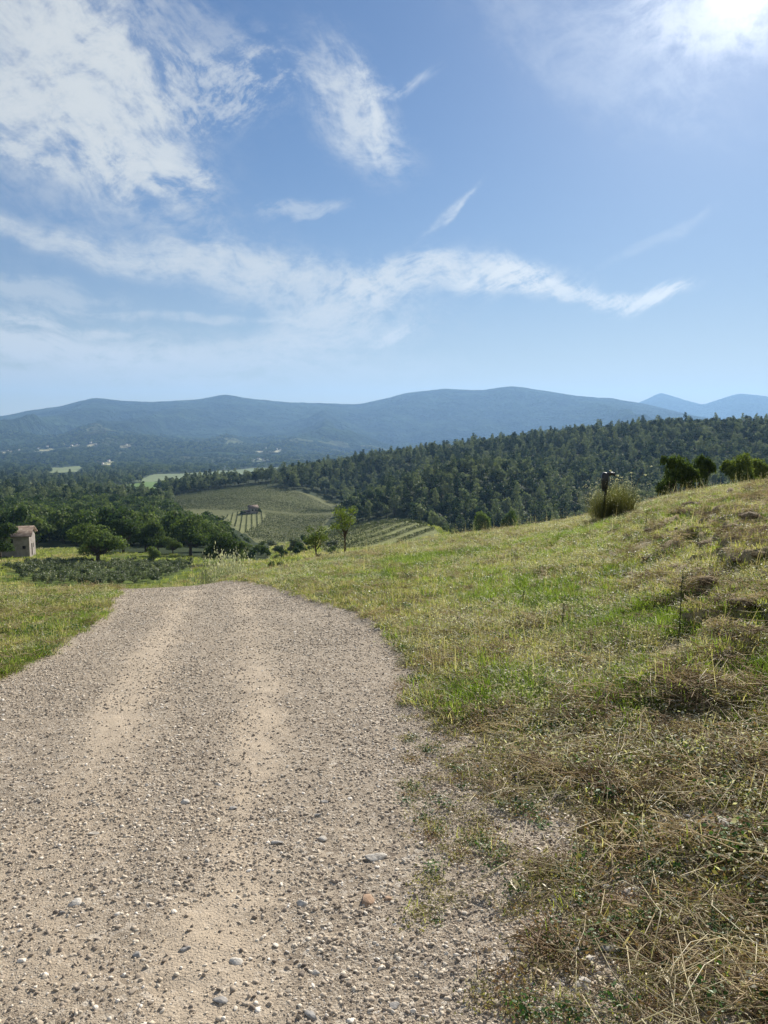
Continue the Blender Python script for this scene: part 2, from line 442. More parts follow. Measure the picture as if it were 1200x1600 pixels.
def project(X, Y, Z):
    dxx, dyy, dzz = X, Y, Z - EYE
    fw = dyy * cp - dzz * sp; up = dyy * sp + dzz * cp
    return 600 + F * dxx / fw, 800 - F * up / fw

# road outline on the ground
left = [(0, 1066), (60, 1040), (110, 1012), (150, 982), (175, 953), (190, 930), (197, 917)]
right = [(405, 914), (440, 926), (520, 952), (590, 982), (635, 1020), (655, 1060), (662, 1100), (680, 1150), (722, 1220), (775, 1300), (830, 1400), (885, 1500), (940, 1600)]
Lw = poly_w(left); Rw = poly_w(right)
a_ = Lw[0] + (Lw[0] - Lw[1]) / np.linalg.norm(Lw[0] - Lw[1]) * 7
# beyond the brow the track swings left and down
ROAD = np.array([a_ + [-2, -4.0], a_] + list(Lw) + [Lw[-1] + [-1.2, 2.2], Lw[-1] + [-4.5, 5.5], Lw[-1] + [-7.5, 11.0], Lw[-1] + [-5, 12], Lw[-1] + [-1.5, 7.5], Rw[0] + [-.6, 1.4]] + list(Rw) + [Rw[-1] + [.1, -1.5], Rw[-1] + [0, -5]])
def road_m(X, Y):
    """1 on bare gravel, 0 on grass, ragged in between"""
    d = dist_poly(ROAD, X, Y)
    n = fbm(X * 0.9, Y * 0.9, 31, 4) * 0.35 + fbm(X * 4.5, Y * 4.5, 33, 3) * 0.16
    wd = 0.16 + 0.55 * sstep(7.0, 3.0, Y) * sstep(0, 0.8, X)      # the near right verge is a wide, patchy strip
    return sstep(-wd, wd, d + n * (0.5 + 1.6 * sstep(7, 3, Y) * sstep(0, .8, X)))
# mown clods and hay lines on the right slope
def lump_m(X, Y):
    r = np.hypot(X, Y); th = np.degrees(np.arctan2(X, Y))
    reg = sstep(17.5, 23, th + 1.2 * fbm(X * .5, Y * .5, 44, 2)) * sstep(3.5, 5.5, r) * (1 - sstep(19, 24, r))
    # broken lines running across the slope
    wx = X + .5 * fbm(X * .9, Y * .9, 45, 2)
    a = (wx * math.cos(R(62)) + Y * math.sin(R(62))); b = (-wx * math.sin(R(62)) + Y * math.cos(R(62)))
    n = vn(a * 0.9, b * 2.6, 41) * .5 + vn(a * 2.6, b * 5.2, 42) * .5
    edge_ = sstep(23.5, 27, th) * sstep(5.5, 7.5, r) * (1 - sstep(13, 17, r))      # the worn brown edge of the bank
    return reg * sstep(0.54 - .12 * edge_, 0.66 - .10 * edge_, n)
def H(X, Y):
    X = np.asarray(X, float); Y = np.asarray(Y, float)
    z = H0(X, Y)
    r = np.hypot(X, Y)
    near = r < 60
    if near.any():
        rm = np.zeros_like(z); lm = np.zeros_like(z)
        xn, yn = X[near], Y[near]
        rm[near] = road_m(xn, yn); lm[near] = lump_m(xn, yn)
        g = fbm(X * 2.2, Y * 2.2, 51, 4)
        z = z + np.where(near, (1 - rm) * (0.035 + 0.035 * g) + lm * (0.13 + 0.06 * fbm(X * 7, Y * 7, 52, 3)), 0.0)
        z = z + np.where(near & (r < 25), rm * 0.008 * fbm(X * 9, Y * 9, 53, 3), 0)
    return z
def HP(x, y): return float(H(np.array([x]), np.array([y]))[0])
# ------------------------------------------------------------------ fields of the valley (outlines surveyed from the picture, kept as ground outlines)
FIELDS = [  # (outline in picture, least range, colour)
 ([(163, 766), (190, 758), (235, 752), (262, 755), (240, 765), (200, 769)], 600, (0.16, 0.25, 0.08)),
 ([(205, 752), (240, 741), (300, 739), (360, 735), (440, 730), (440, 734), (370, 742), (330, 744), (270, 750), (235, 753)], 600, (0.22, 0.27, 0.14)),
 ([(330, 750), (400, 741), (450, 737), (450, 741), (410, 745), (350, 752)], 600, (0.25, 0.27, 0.11)),
 ([(68, 733), (100, 730), (132, 728), (120, 737), (80, 739)], 800, (0.24, 0.28, 0.13)),
 ([(22, 757), (60, 753), (68, 758), (40, 762)], 700, (0.30, 0.32, 0.13)),
 ([(95, 757), (120, 754), (122, 757), (100, 759)], 700, (0.22, 0.26, 0.12)),
 ([(150, 726), (178, 721), (180, 724), (156, 729)], 900, (0.33, 0.32, 0.17)),
 ([(132, 696), (150, 692), (152, 695), (135, 699)], 2500, (0.50, 0.45, 0.28)),
 ([(98, 699), (126, 694), (128, 697), (104, 701)], 2500, (0.42, 0.40, 0.24)),
 ([(185, 697), (203, 694), (205, 698), (188, 700)], 2500, (0.46, 0.42, 0.25)),
 ([(48, 704), (80, 700), (90, 703), (56, 706)], 2500, (0.38, 0.37, 0.22)),
 ([(0, 707), (20, 704), (22, 707), (2, 710)], 2500, (0.40, 0.36, 0.22)),
 ([(400, 705), (440, 703), (440, 705), (405, 708)], 2500, (0.35, 0.33, 0.22)),
 ([(390, 719), (420, 717), (422, 720), (395, 722)], 1500, (0.30, 0.33, 0.20)),
]
FW = [(poly_w(p, rm), c) for p, rm, c in FIELDS]
# vineyard grounds
VY_A = poly_w([(262, 778), (300, 770), (350, 765), (400, 760), (440, 764), (480, 772), (512, 782), (528, 788), (520, 806), (505, 822), (480, 838), (440, 850), (400, 848), (385, 835), (330, 808), (285, 800)], 260)
VY_B = poly_w([(500, 842), (520, 828), (560, 818), (600, 812), (640, 811), (668, 822), (690, 835), (640, 846), (560, 858), (500, 866)], 130)
VY_HOUSE = poly_w([(352, 806), (372, 800), (405, 797), (416, 806), (410, 818), (390, 830), (378, 834)], 260)
SHRUBS = poly_w([(8, 889), (60, 877), (300, 880), (292, 893), (250, 909), (188, 917), (120, 917), (60, 915), (30, 904)], 60)
MEADOW = poly_w([(-500, 940), (-500, 868), (0, 868), (60, 858), (115, 856), (200, 864), (270, 866), (330, 874), (420, 874), (420, 905), (300, 925)], 40)

def polar_mesh(name, th, rr, mats):
    T_, R_ = np.meshgrid(th, rr, indexing='ij')
    X = np.sin(T_) * R_; Y = np.cos(T_) * R_
    Z = H(X, Y)
    V = np.stack([X, Y, Z], -1).reshape(-1, 3)
    n = len(rr); i = np.arange(len(th) - 1)[:, None] * n; j = np.arange(n - 1)[None, :]
    Q = np.stack([i + j, i + n + j, i + n + j + 1, i + j + 1], -1).reshape(-1, 4)
    Q = Q[:, ::-1]
    return V, Q
def fattr(me, name, a):
    at_ = me.attributes.new(name, 'FLOAT', 'POINT'); at_.data.foreach_set('value', np.asarray(a, dtype=np.float32).ravel())
def cattr(me, name, a):
    at_ = me.attributes.new(name, 'FLOAT_COLOR', 'POINT')
    a = np.hstack([a, np.ones((len(a), 1))]).astype(np.float32); at_.data.foreach_set('color', a.ravel())

def new_mat(name):
    m_ = bpy.data.materials.new(name); m_.use_nodes = True
    t = NT(m_.node_tree); t.n.clear()
    o = t.node('ShaderNodeOutputMaterial')
    return m_, t, o
def principled(t, o, col, rough=0.9, spec=0.2, normal=None):
    p = t.node('ShaderNodeBsdfPrincipled')
    t.put(p.inputs['Base Color'], col); t.put(p.inputs['Roughness'], rough)
    p.inputs['Specular IOR Level'].default_value = spec
    if normal is not None: t.l.new(normal, p.inputs['Normal'])
    t.l.new(p.outputs[0], o.inputs[0])
    return p
def bump(t, h, strength=0.5, dist=0.02):
    b = t.node('ShaderNodeBump'); b.inputs['Strength'].default_value = strength; b.inputs['Distance'].default_value = dist
    t.put(b.inputs['Height'], h)
    return b.outputs[0]
def attr(t, name, out='Fac'):
    n = t.node('ShaderNodeAttribute', attribute_name=name); return n.outputs[out]
def pos(t):
    g = t.node('ShaderNodeNewGeometry'); return g.outputs['Position']

def mat_ground():
    m_, t, o = new_mat('ground')
    P = pos(t)
    n1 = t.noise(P, 0.55, 5, 0.6); n2 = t.noise(P, 4.0, 4, 0.6); n3 = t.noise(P, 45.0, 3, 0.7); n4 = t.noise(P, 160.0, 2, 0.6)
    soil = t.ramp(n4, [(0.3, (0.16, 0.12, 0.08)), (0.5, (0.30, 0.24, 0.165)), (0.7, (0.46, 0.39, 0.29))])
    green = t.ramp(n3, [(0.3, (0.08, 0.095, 0.028)), (0.5, (0.17, 0.185, 0.055)), (0.72, (0.26, 0.26, 0.09))])
    dry = t.ramp(n3, [(0.3, (0.20, 0.16, 0.085)), (0.55, (0.36, 0.30, 0.165)), (0.75, (0.50, 0.43, 0.26))])
    f = t.smooth(t.m('ADD', t.m('MULTIPLY', n1, 0.6), t.m('MULTIPLY', n2, 0.4)), 0.44, 0.56)
    veg = t.mix(f, green, dry)
    lum = attr(t, 'lump')
    hay = t.ramp(n3, [(0.3, (0.16, 0.12, 0.075)), (0.5, (0.30, 0.24, 0.155)), (0.75, (0.46, 0.38, 0.25))])
    veg = t.mix(t.m('MULTIPLY', lum, 0.85), veg, hay)
    edge = attr(t, 'bare')
    c = t.mix(edge, veg, soil)
    hb = t.m('ADD', t.m('MULTIPLY', n3, 0.6), t.m('MULTIPLY', n4, 0.4))
    principled(t, o, c, 0.95, 0.05, bump(t, hb, 0.9, 0.03))
    return m_
def mat_road():
    m_, t, o = new_mat('gravel')
    P = pos(t)
    Pw = t.vm('MULTIPLY', P, (1, 1, 1))
    big = t.node('ShaderNodeTexVoronoi', feature='F1'); t.l.new(P, big.inputs['Vector']); big.inputs['Scale'].default_value = 48
    sm = t.node('ShaderNodeTexVoronoi', feature='F1'); t.l.new(P, sm.inputs['Vector']); sm.inputs['Scale'].default_value = 120
    rnd = t.sep(big.outputs['Color'])[0]; rnd2 = t.sep(sm.outputs['Color'])[0]
    pal = [(0.0, (0.131, 0.103, 0.078)), (0.2, (0.231, 0.187, 0.137)), (0.5, (0.331, 0.271, 0.201)), (0.8, (0.416, 0.351, 0.267)), (1.0, (0.524, 0.473, 0.401))]
    c1 = t.ramp(rnd, pal); c2 = t.ramp(rnd2, pal)
    n1 = t.noise(P, 1.1, 4, 0.6); n2 = t.noise(P, 6.0, 3, 0.6)
    sand = t.mix(n2, (0.315, 0.248, 0.172), (0.440, 0.359, 0.258))
    c = t.mix(t.smooth(n2, 0.40, 0.62), c1, c2)
    trk = attr(t, 'track')
    fs = t.m('ADD', t.m('MULTIPLY', t.smooth(n1, 0.42, 0.66), 0.25), t.m('MULTIPLY', trk, 0.6), clamp=True)
    c = t.mix(fs, c, sand)
    c = t.mix(t.m('MULTIPLY', trk, 0.32), c, (0.60, 0.50, 0.38))
    n5 = t.noise(P, 110.0, 4, 0.7)
    h = t.m('ADD', t.m('MULTIPLY', n5, 1.2), t.m('MULTIPLY', sm.outputs['Distance'], -0.5))
    principled(t, o, c, 0.9, 0.2, bump(t, h, 0.6, 0.010))
    return m_
def mat_land():
    """everything past the near slope: meadows, vineyard soil, wood floor"""
    m_, t, o = new_mat('land')
    P = pos(t)
    base = attr(t, 'land', 'Color')
    n1 = t.noise(P, 0.02, 6, 0.65); n2 = t.noise(P, 0.3, 5, 0.7); n3 = t.noise(P, 2.5, 3, 0.7)
    k = t.m('ADD', t.m('MULTIPLY', t.m('SUBTRACT', n1, 0.5), 0.8), t.m('ADD', t.m('MULTIPLY', t.m('SUBTRACT', n2, 0.5), 1.2), t.m('MULTIPLY', t.m('SUBTRACT', n3, 0.5), 0.8)))
    c = t.vm('SCALE', base, scale=t.m('ADD', 1.0, k))
    principled(t, o, c, 0.95, 0.05, bump(t, n3, 0.6, 0.3))
    return m_
def mat_mountain():
    m_, t, o = new_mat('mountain_woods')
    P = pos(t)
    base = attr(t, 'land', 'Color')
    v = t.vor(P, 0.07, 'Distance'); v2 = t.vor(P, 0.022, 'Distance')
    n1 = t.noise(P, 0.0028, 6, 0.65); n2 = t.noise(P, 0.02, 4, 0.7)
    k = t.m('ADD', t.m('MULTIPLY', t.m('SUBTRACT', n1, 0.5), 5.0), t.m('MULTIPLY', t.m('SUBTRACT', n2, 0.5), 2.0))  # uneven woodland tone, contrast raised to paint in lit and shaded folds
    c = t.vm('SCALE', base, scale=t.m('MAXIMUM', t.m('ADD', 1.25, k), 0.25))
    h = t.m('ADD', t.m('MULTIPLY', v, -5.0), t.m('ADD', t.m('MULTIPLY', v2, -10.0), t.m('ADD', t.m('MULTIPLY', n2, 10.0), t.m('MULTIPLY', n1, 520.0))))
    principled(t, o, c, 1.0, 0.0, bump(t, h, 1.0, 1.6))
    return m_
M_GROUND, M_ROAD, M_LAND, M_MTN = mat_ground(), mat_road(), mat_land(), mat_mountain()

d1 = np.radians(np.linspace(-31.5, 31.5, 700))
side = np.radians(np.linspace(31.5, 180, 75))[1:]
TH_ALL = np.concatenate([-side[::-1], d1, side])
wide = np.radians(np.linspace(31.5, 60, 80))[1:]
TH_FAR = np.concatenate([-wide[::-1], np.radians(np.linspace(-31.5, 31.5, 800)), wide])
RB = 70.0
rr1 = np.exp(np.linspace(math.log(.3), math.log(RB), 760))
V, Q = polar_mesh('g', TH_ALL, rr1, None)
me = mesh_np('ground', V, [Q], [M_GROUND], smooth=True)
lm = lump_m(V[:, 0], V[:, 1]); rm = road_m(V[:, 0], V[:, 1])
near_r = np.hypot(V[:, 0], V[:, 1])
th_d = np.degrees(np.arctan2(V[:, 0], V[:, 1]))
bare = np.clip(sstep(0.0, 0.55, rm) + 0.8 * sstep(5.5, 3, near_r) * sstep(0.35, .5, vn(V[:, 0] * 2.2, V[:, 1] * 2.2, 61)) * sstep(0.4, 1, V[:, 0]), 0, 1)
fattr(me, 'lump', lm); fattr(me, 'bare', bare)
ground = tag(obj('ground', me), kind='structure')
# the gravel road is a sheet of its own just above the ground
rmf = rm.reshape(len(TH_ALL), len(rr1))
qi = np.arange(len(TH_ALL) - 1)[:, None] * len(rr1) + np.arange(len(rr1) - 1)[None, :]
keep = ((rmf[:-1, :-1] > .42).ravel()) & (near_r[qi.ravel()] > 0.5) & (near_r[qi.ravel()] < 40)
Qr = Q[keep]
used, invx = np.unique(Qr.ravel(), return_inverse=True)
Vr = V[used].copy(); Vr[:, 2] += 0.006
trkL = poly_w([(300, 925), (272, 960), (240, 1020), (212, 1080), (175, 1160), (135, 1250), (90, 1360), (50, 1500)])
trkR = poly_w([(372, 918), (398, 980), (404, 1060), (398, 1150), (380, 1250), (355, 1370), (330, 1560)])
def dist_line(L, X, Y):
    d = np.full(X.shape, 1e9)
    for i in range(len(L) - 1):
        ax, ay = L[i]; bx, by = L[i + 1]; ex, ey = bx - ax, by - ay
        t = np.clip(((X - ax) * ex + (Y - ay) * ey) / (ex * ex + ey * ey), 0, 1)
        d = np.minimum(d, np.hypot(X - ax - t * ex, Y - ay - t * ey))
    return d
def track_m(X, Y):
    d = np.minimum(dist_line(trkL, X, Y), dist_line(trkR, X, Y) + 0.06)
    return (1 - sstep(0.03, 0.34, d + 0.16 * fbm(X * 2.5, Y * 2.5, 71, 3))) * (.4 + .9 * vn(X * 1.5, Y * .8, 72))
me = mesh_np('gravel_road', Vr, [invx.reshape(-1, 4)], [M_ROAD], smooth=True)
fattr(me, 'track', track_m(Vr[:, 0], Vr[:, 1]))
road = tag(obj('gravel_road', me), kind='structure')
# middle ground
rr2 = np.exp(np.linspace(math.log(RB), math.log(2600), 720))
def land_col(X, Y):
    r = np.hypot(X, Y)
    n = fbm(X / 35, Y / 35, 81, 4)
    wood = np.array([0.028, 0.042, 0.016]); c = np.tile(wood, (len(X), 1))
    md = in_poly(MEADOW, X, Y) | (r < 120)
    g = np.where(n[:, None] > 0.05, np.array([[0.15, 0.165, 0.05]]), np.array([[0.095, 0.13, 0.032]]))
    c = np.where(md[:, None], g, c)
    sc_ = (r > 120) & (r < 345) & (X > at(420, 100)[0] / 100 * r)
    c = np.where(sc_[:, None], np.array([[0.11, 0.13, 0.045]]), c)
    c = np.where(in_poly(VY_A, X, Y)[:, None], np.array([[0.125, 0.135, 0.06]]), c)
    c = np.where(in_poly(VY_HOUSE, X, Y)[:, None], np.array([[0.17, 0.18, 0.08]]), c)
    c = np.where(in_poly(VY_B, X, Y)[:, None], np.array([[0.17, 0.185, 0.07]]), c)
    for P_, fc in FW: c = np.where(in_poly(P_, X, Y)[:, None], np.array([fc]) * 0.8, c)
    return c
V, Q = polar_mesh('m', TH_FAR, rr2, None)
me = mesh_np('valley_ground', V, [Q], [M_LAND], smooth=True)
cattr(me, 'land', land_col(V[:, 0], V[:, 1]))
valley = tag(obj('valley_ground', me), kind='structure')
rr3 = np.exp(np.linspace(math.log(2600), math.log(13000), 620))
V, Q = polar_mesh('mt', TH_FAR, rr3, None)
me = mesh_np('mountains', V, [Q], [M_MTN], smooth=True)
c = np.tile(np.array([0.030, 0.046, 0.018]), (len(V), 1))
nn = vn(V[:, 0] / 260, V[:, 1] / 260, 91) * .6 + vn(V[:, 0] / 90, V[:, 1] / 90, 92) * .4
rm_ = np.hypot(V[:, 0], V[:, 1])
clr = (nn > 0.66) & (rm_ < 4800)
c = np.where(clr[:, None], np.array([[0.10, 0.11, 0.05]]), c)
for P_, fc in FW: c = np.where(in_poly(P_, V[:, 0], V[:, 1])[:, None], np.array([fc]), c)
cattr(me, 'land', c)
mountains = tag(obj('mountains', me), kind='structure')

# ------------------------------------------------------------------ haze
def mat_haze():
    m_ = bpy.data.materials.new('haze'); m_.use_nodes = True
    t = NT(m_.node_tree); t.n.clear(); o = t.node('ShaderNodeOutputMaterial')
    v = t.node('ShaderNodeVolumePrincipled')
    v.inputs['Color'].default_value = (0.34, 0.60, 1.0, 1)
    v.inputs['Density'].default_value = 8.6e-5
    v.inputs['Anisotropy'].default_value = 0.25
    t.l.new(v.outputs[0], o.inputs['Volume'])
    return m_
Vh, Fh = box(-12500, 12500, -600, 13600, -260, 640)
me = mesh_np('haze', Vh, Fh, [mat_haze()])
hz = tag(obj('haze', me), kind='stuff', label='pale blue haze in the air over the valley and mountains', cat='haze')
#TESTEND
# ------------------------------------------------------------------ vegetation materials
def mat_leaf(name, cols, trans=0.35, rough=0.6, pscale=0.6, rnd=0.35, spec=0.25):
    m_, t, o = new_mat(name)
    P = pos(t)
    n = t.noise(P, pscale, 3, 0.6)
    oi = t.node('ShaderNodeObjectInfo')
    geo = t.node('ShaderNodeNewGeometry')
    f = t.m('ADD', n, t.m('ADD', t.m('MULTIPLY', t.m('SUBTRACT', oi.outputs['Random'], 0.5), rnd),
                          t.m('MULTIPLY', t.m('SUBTRACT', geo.outputs['Random Per Island'], 0.5), 0.35)))
    k = len(cols); c = t.ramp(f, [(0.25 + 0.5 * i / max(1, k - 1), cc) for i, cc in enumerate(cols)])
    p = t.node('ShaderNodeBsdfPrincipled'); t.l.new(c, p.inputs['Base Color']); p.inputs['Roughness'].default_value = rough
    p.inputs['Specular IOR Level'].default_value = spec
    tr = t.node('ShaderNodeBsdfTranslucent'); t.l.new(t.vm('MULTIPLY', c, (1.15, 1.25, 0.7)), tr.inputs[0])
    mx = t.node('ShaderNodeMixShader'); mx.inputs[0].default_value = trans
    t.l.new(p.outputs[0], mx.inputs[1]); t.l.new(tr.outputs[0], mx.inputs[2]); t.l.new(mx.outputs[0], o.inputs[0])
    return m_
def mat_plain(name, c1, c2, scale=8.0, rough=0.9, spec=0.2, bs=0.4, bd=0.02, rnd=False):
    m_, t, o = new_mat(name)
    P = pos(t); n = t.noise(P, scale, 5, 0.65)
    f = t.smooth(n, 0.3, 0.7)
    if rnd:
        oi = t.node('ShaderNodeObjectInfo'); f = t.m('ADD', t.m('MULTIPLY', f, 0.35), t.m('MULTIPLY', oi.outputs['Random'], 0.65))
    c = t.mix(f, c1, c2)
    principled(t, o, c, rough, spec, bump(t, n, bs, bd))
    return m_
M_OAK = mat_leaf('oak_foliage', [(0.031, 0.053, 0.017), (0.072, 0.108, 0.031), (0.138, 0.180, 0.053)], 0.42, pscale=0.5, spec=.05)
M_WOOD = mat_leaf('woodland_foliage', [(0.029, 0.053, 0.018), (0.067, 0.103, 0.030), (0.150, 0.190, 0.060)], 0.30, pscale=0.25, rnd=0.5, spec=.05)
M_PINE = mat_leaf('pine_foliage', [(0.022, 0.041, 0.021), (0.076, 0.105, 0.055), (0.186, 0.215, 0.120)], 0.30, pscale=0.35, rnd=0.9, spec=.05)
M_YOUNG = mat_leaf('young_foliage', [(0.055, 0.080, 0.020), (0.11, 0.15, 0.035), (0.18, 0.23, 0.055)], 0.45, pscale=1.5)
M_GREYLEAF = mat_leaf('grey_green_foliage', [(0.055, 0.075, 0.040), (0.110, 0.135, 0.075), (0.19, 0.215, 0.13)], 0.3, pscale=1.2, rnd=0.5)
M_VINE = mat_leaf('vine_foliage', [(0.028, 0.042, 0.016), (0.055, 0.070, 0.028), (0.090, 0.105, 0.042)], 0.3, pscale=0.6)
M_BARK = mat_plain('bark', (0.035, 0.026, 0.018), (0.11, 0.085, 0.06), 14, bs=0.8)
M_GRASS = mat_leaf('green_grass', [(0.088, 0.106, 0.023), (0.186, 0.218, 0.048), (0.310, 0.330, 0.084), (0.455, 0.448, 0.157)], 0.48, 0.5, 0.9, 0.5, 0.3)
M_LUSH = mat_leaf('lush_grass', [(0.087, 0.135, 0.022), (0.175, 0.247, 0.040), (0.294, 0.364, 0.072)], 0.48, 0.5, 0.9, 0.4, 0.3)
M_DRY = mat_leaf('dry_grass', [(0.22, 0.17, 0.085), (0.42, 0.345, 0.19), (0.62, 0.54, 0.33)], 0.42, 0.6, 2.0, 0.6, 0.3)
M_STRAW = mat_leaf('straw', [(0.30, 0.23, 0.12), (0.50, 0.41, 0.24), (0.68, 0.60, 0.40)], 0.25, 0.5, 3.0, 0.7, 0.4)
M_HAY = mat_leaf('mown_hay', [(0.220, 0.154, 0.094), (0.440, 0.330, 0.209), (0.704, 0.583, 0.396)], 0.35, 0.8, 5.0, 0.6, 0.2)
M_WEED = mat_leaf('low_weeds', [(0.24, 0.145, 0.085), (0.26, 0.19, 0.10), (0.17, 0.165, 0.055), (0.30, 0.27, 0.11)], 0.4, 0.6, 4.0, 0.9, 0.2)
M_CLOVER = mat_leaf('green_weeds', [(0.025, 0.065, 0.015), (0.05, 0.12, 0.022), (0.09, 0.19, 0.035)], 0.35, 0.5, 4.0, 0.5, 0.3)
M_SEED = mat_leaf('seed_heads', [(0.30, 0.26, 0.17), (0.50, 0.46, 0.33), (0.66, 0.62, 0.50)], 0.4, 0.6, 3.0, 0.6, 0.2)
M_THISTLE = mat_leaf('pale_weed', [(0.20, 0.20, 0.14), (0.36, 0.36, 0.28), (0.55, 0.53, 0.45)], 0.3, 0.7, 4.0, 0.6, 0.2)
def mat_stone(name, stops):
    m_, t, o = new_mat(name)
    tcn = t.node('ShaderNodeTexCoord'); oi = t.node('ShaderNodeObjectInfo')
    P = pos(t)
    n = t.noise(P, 90.0, 5, 0.65)
    c = t.ramp(oi.outputs['Random'], stops)
    c = t.vm('SCALE', c, scale=t.m('ADD', 0.72, t.m('MULTIPLY', n, 0.56)))
    principled(t, o, c, 0.85, 0.3, bump(t, n, 0.5, 0.004))
    return m_
M_PEB = mat_stone('pebbles', [(0.0, (0.142, 0.116, 0.096)), (0.12, (0.246, 0.201, 0.155)), (0.4, (0.399, 0.327, 0.247)), (0.7, (0.502, 0.426, 0.324)), (0.9, (0.588, 0.515, 0.410)), (1.0, (0.720, 0.663, 0.583))])
M_WSTONE = mat_plain('white_limestone', (0.352, 0.312, 0.260), (0.581, 0.546, 0.484), 45, bs=0.8, bd=0.01)
M_GSTONE = mat_plain('grey_limestone', (0.20, 0.19, 0.18), (0.38, 0.36, 0.33), 40, bs=0.6, bd=0.01)
M_RSTONE = mat_plain('reddish_stone', (0.26, 0.17, 0.11), (0.46, 0.33, 0.23), 40, bs=0.6, bd=0.01)

# ------------------------------------------------------------------ plant shapes
def quads(C, N, size, rs, asp=1.0, tri=False):
    """a small leaf card at every centre C with normal N"""
    n = len(C)
    N = N / (np.linalg.norm(N, axis=1)[:, None] + 1e-9)
    A = np.cross(N, rs.normal(size=(n, 3))); A /= np.linalg.norm(A, axis=1)[:, None] + 1e-9
    B = np.cross(N, A)
    s = size * rs.uniform(0.55, 1.35, n)[:, None]
    a = A * s * 0.5; b = B * s * 0.5 * asp
    V = np.stack([C - a, C - b * .8 + N * s * .08, C + a, C + b], 1).reshape(-1, 3)
    i = np.arange(n)[:, None] * 4
    return V, [np.concatenate([i + [0], i + [1], i + [2], i + [3]], 1)]
def crown_pts(lobes, n, rs, fill=0.35, flat=0.0):
    L = np.array(lobes, float)                       # x y z rx ry rz
    area = (L[:, 3] * L[:, 4] + L[:, 3] * L[:, 5] + L[:, 4] * L[:, 5])
    k = rs.choice(len(L), n, p=area / area.sum())
    d = rs.normal(size=(n, 3)); d /= np.linalg.norm(d, axis=1)[:, None]
    d[:, 2] = np.where(d[:, 2] < -0.35, -d[:, 2] * rs.rand(n), d[:, 2])
    rad = 1 - fill * rs.rand(n) ** 1.5 + rs.normal(0, 0.05, n)
    # sprays and hollows
    bmp = fbm(d[:, 0] * 2.3 + k * 9.1, d[:, 1] * 2.3 + d[:, 2] * 2.9, 17, 3)
    rad = rad * (1 + 0.22 * bmp)
    C = L[k, :3] + d * L[k, 3:6] * rad[:, None]
    N = d + rs.normal(0, 0.55, (n, 3))
    return C, N
def lobes_round(rs, h, wr, zc, n=9, hs=0.75, spread=1.0):
    """cluster of lobes round a crown of half width wr and centre height zc"""
    out = [(0, 0, zc, wr * .62, wr * .62, (h - zc) * .8)]
    for i in range(n):
        a = i * 2.4 + rs.rand(); e = -1.0 + 1.95 * ((i * .618 + .3) % 1.0)
        rr_ = spread * wr * rs.uniform(.45, .70) * math.sqrt(max(0.1, 1 - 0.6 * max(e, 0) ** 2))
        s = wr * rs.uniform(.28, .45) * (1.25 - .25 * spread ** 3)
        out.append((math.cos(a) * rr_, math.sin(a) * rr_, zc + e * (h - zc) * .62, s, s, s * hs))
    return out
def limbs(rs, h, r0, lobes, sides=7, lean=0.05):
    lx, ly = rs.normal(0, lean, 2) * h
    P = np.array([(0, 0, -0.25 * r0 * 4), (lx * .1, ly * .1, h * .15), (lx * .5, ly * .5, h * .4), (lx, ly, h * .7)])
    parts = [tube(P, [r0 * 1.35, r0, r0 * .75, r0 * .3], sides)]
    for l in lobes[1:]:
        s = rs.uniform(.25, .5); p0 = P[1] * (1 - s) + P[2] * s
        q = np.array(l[:3]); mid = (p0 + q) / 2 + [0, 0, -0.06 * h]
        parts.append(tube(np.array([p0, mid, q]), [r0 * .45, r0 * .3, r0 * .1], 5))
    return join(parts)
def tree_meshes(name, seed, h, wr, zc, nleaf, lsize, leafmat, r0=None, nl=9, hs=.75, fill=.35, spread=1.0):
    rs = np.random.RandomState(seed)
    lb = lobes_round(rs, h, wr, zc, nl, hs, spread)
    C, N = crown_pts(lb, nleaf, rs, fill)
    V, F_ = quads(C, N, lsize, rs, 0.8)
    crown = mesh_np(name + '_crown', V, F_, [leafmat])
    V, F_ = limbs(rs, h, r0 or h * .03, lb)
    trunk = mesh_np(name + '_trunk', V, F_, [M_BARK], smooth=True)
    return crown, trunk
def one_mesh_tree(name, seed, h, wr, zc, nleaf, lsize, leafmat, kind='round'):
    """crown and trunk in one mesh, for trees only a few pixels wide"""
    rs = np.random.RandomState(seed)
    if kind == 'pine':
        lb = []
        for i in range(7):
            z = h * (0.30 + 0.66 * i / 6); s = wr * (1.0 - 0.58 * (i / 6) ** 1.8) * rs.uniform(.75, 1.1)
            a = rs.rand() * 6.3; off = wr * .22
            lb.append((math.cos(a) * off, math.sin(a) * off, z, s * .85, s * .85, h * .095))
    else:
        lb = lobes_round(rs, h, wr, zc, 9, .8)
    C, N = crown_pts(lb, nleaf, rs, .45)
    V, F_ = quads(C, N, lsize, rs, 0.8)
    T_ = tube(np.array([(0, 0, -1.0), (0, 0, h * .45), (0, 0, h * .9)]), [h * .018, h * .014, h * .004], 5)
    nq = len(F_[0])
    V, F2 = join([(V, F_), T_])
    fm = np.concatenate([np.zeros(nq), np.ones(len(F2[0]) - nq), np.ones(len(F2[1]) if len(F2) > 1 else 0)])
    return mesh_np(name, V, F2, [leafmat, M_BARK], fm)
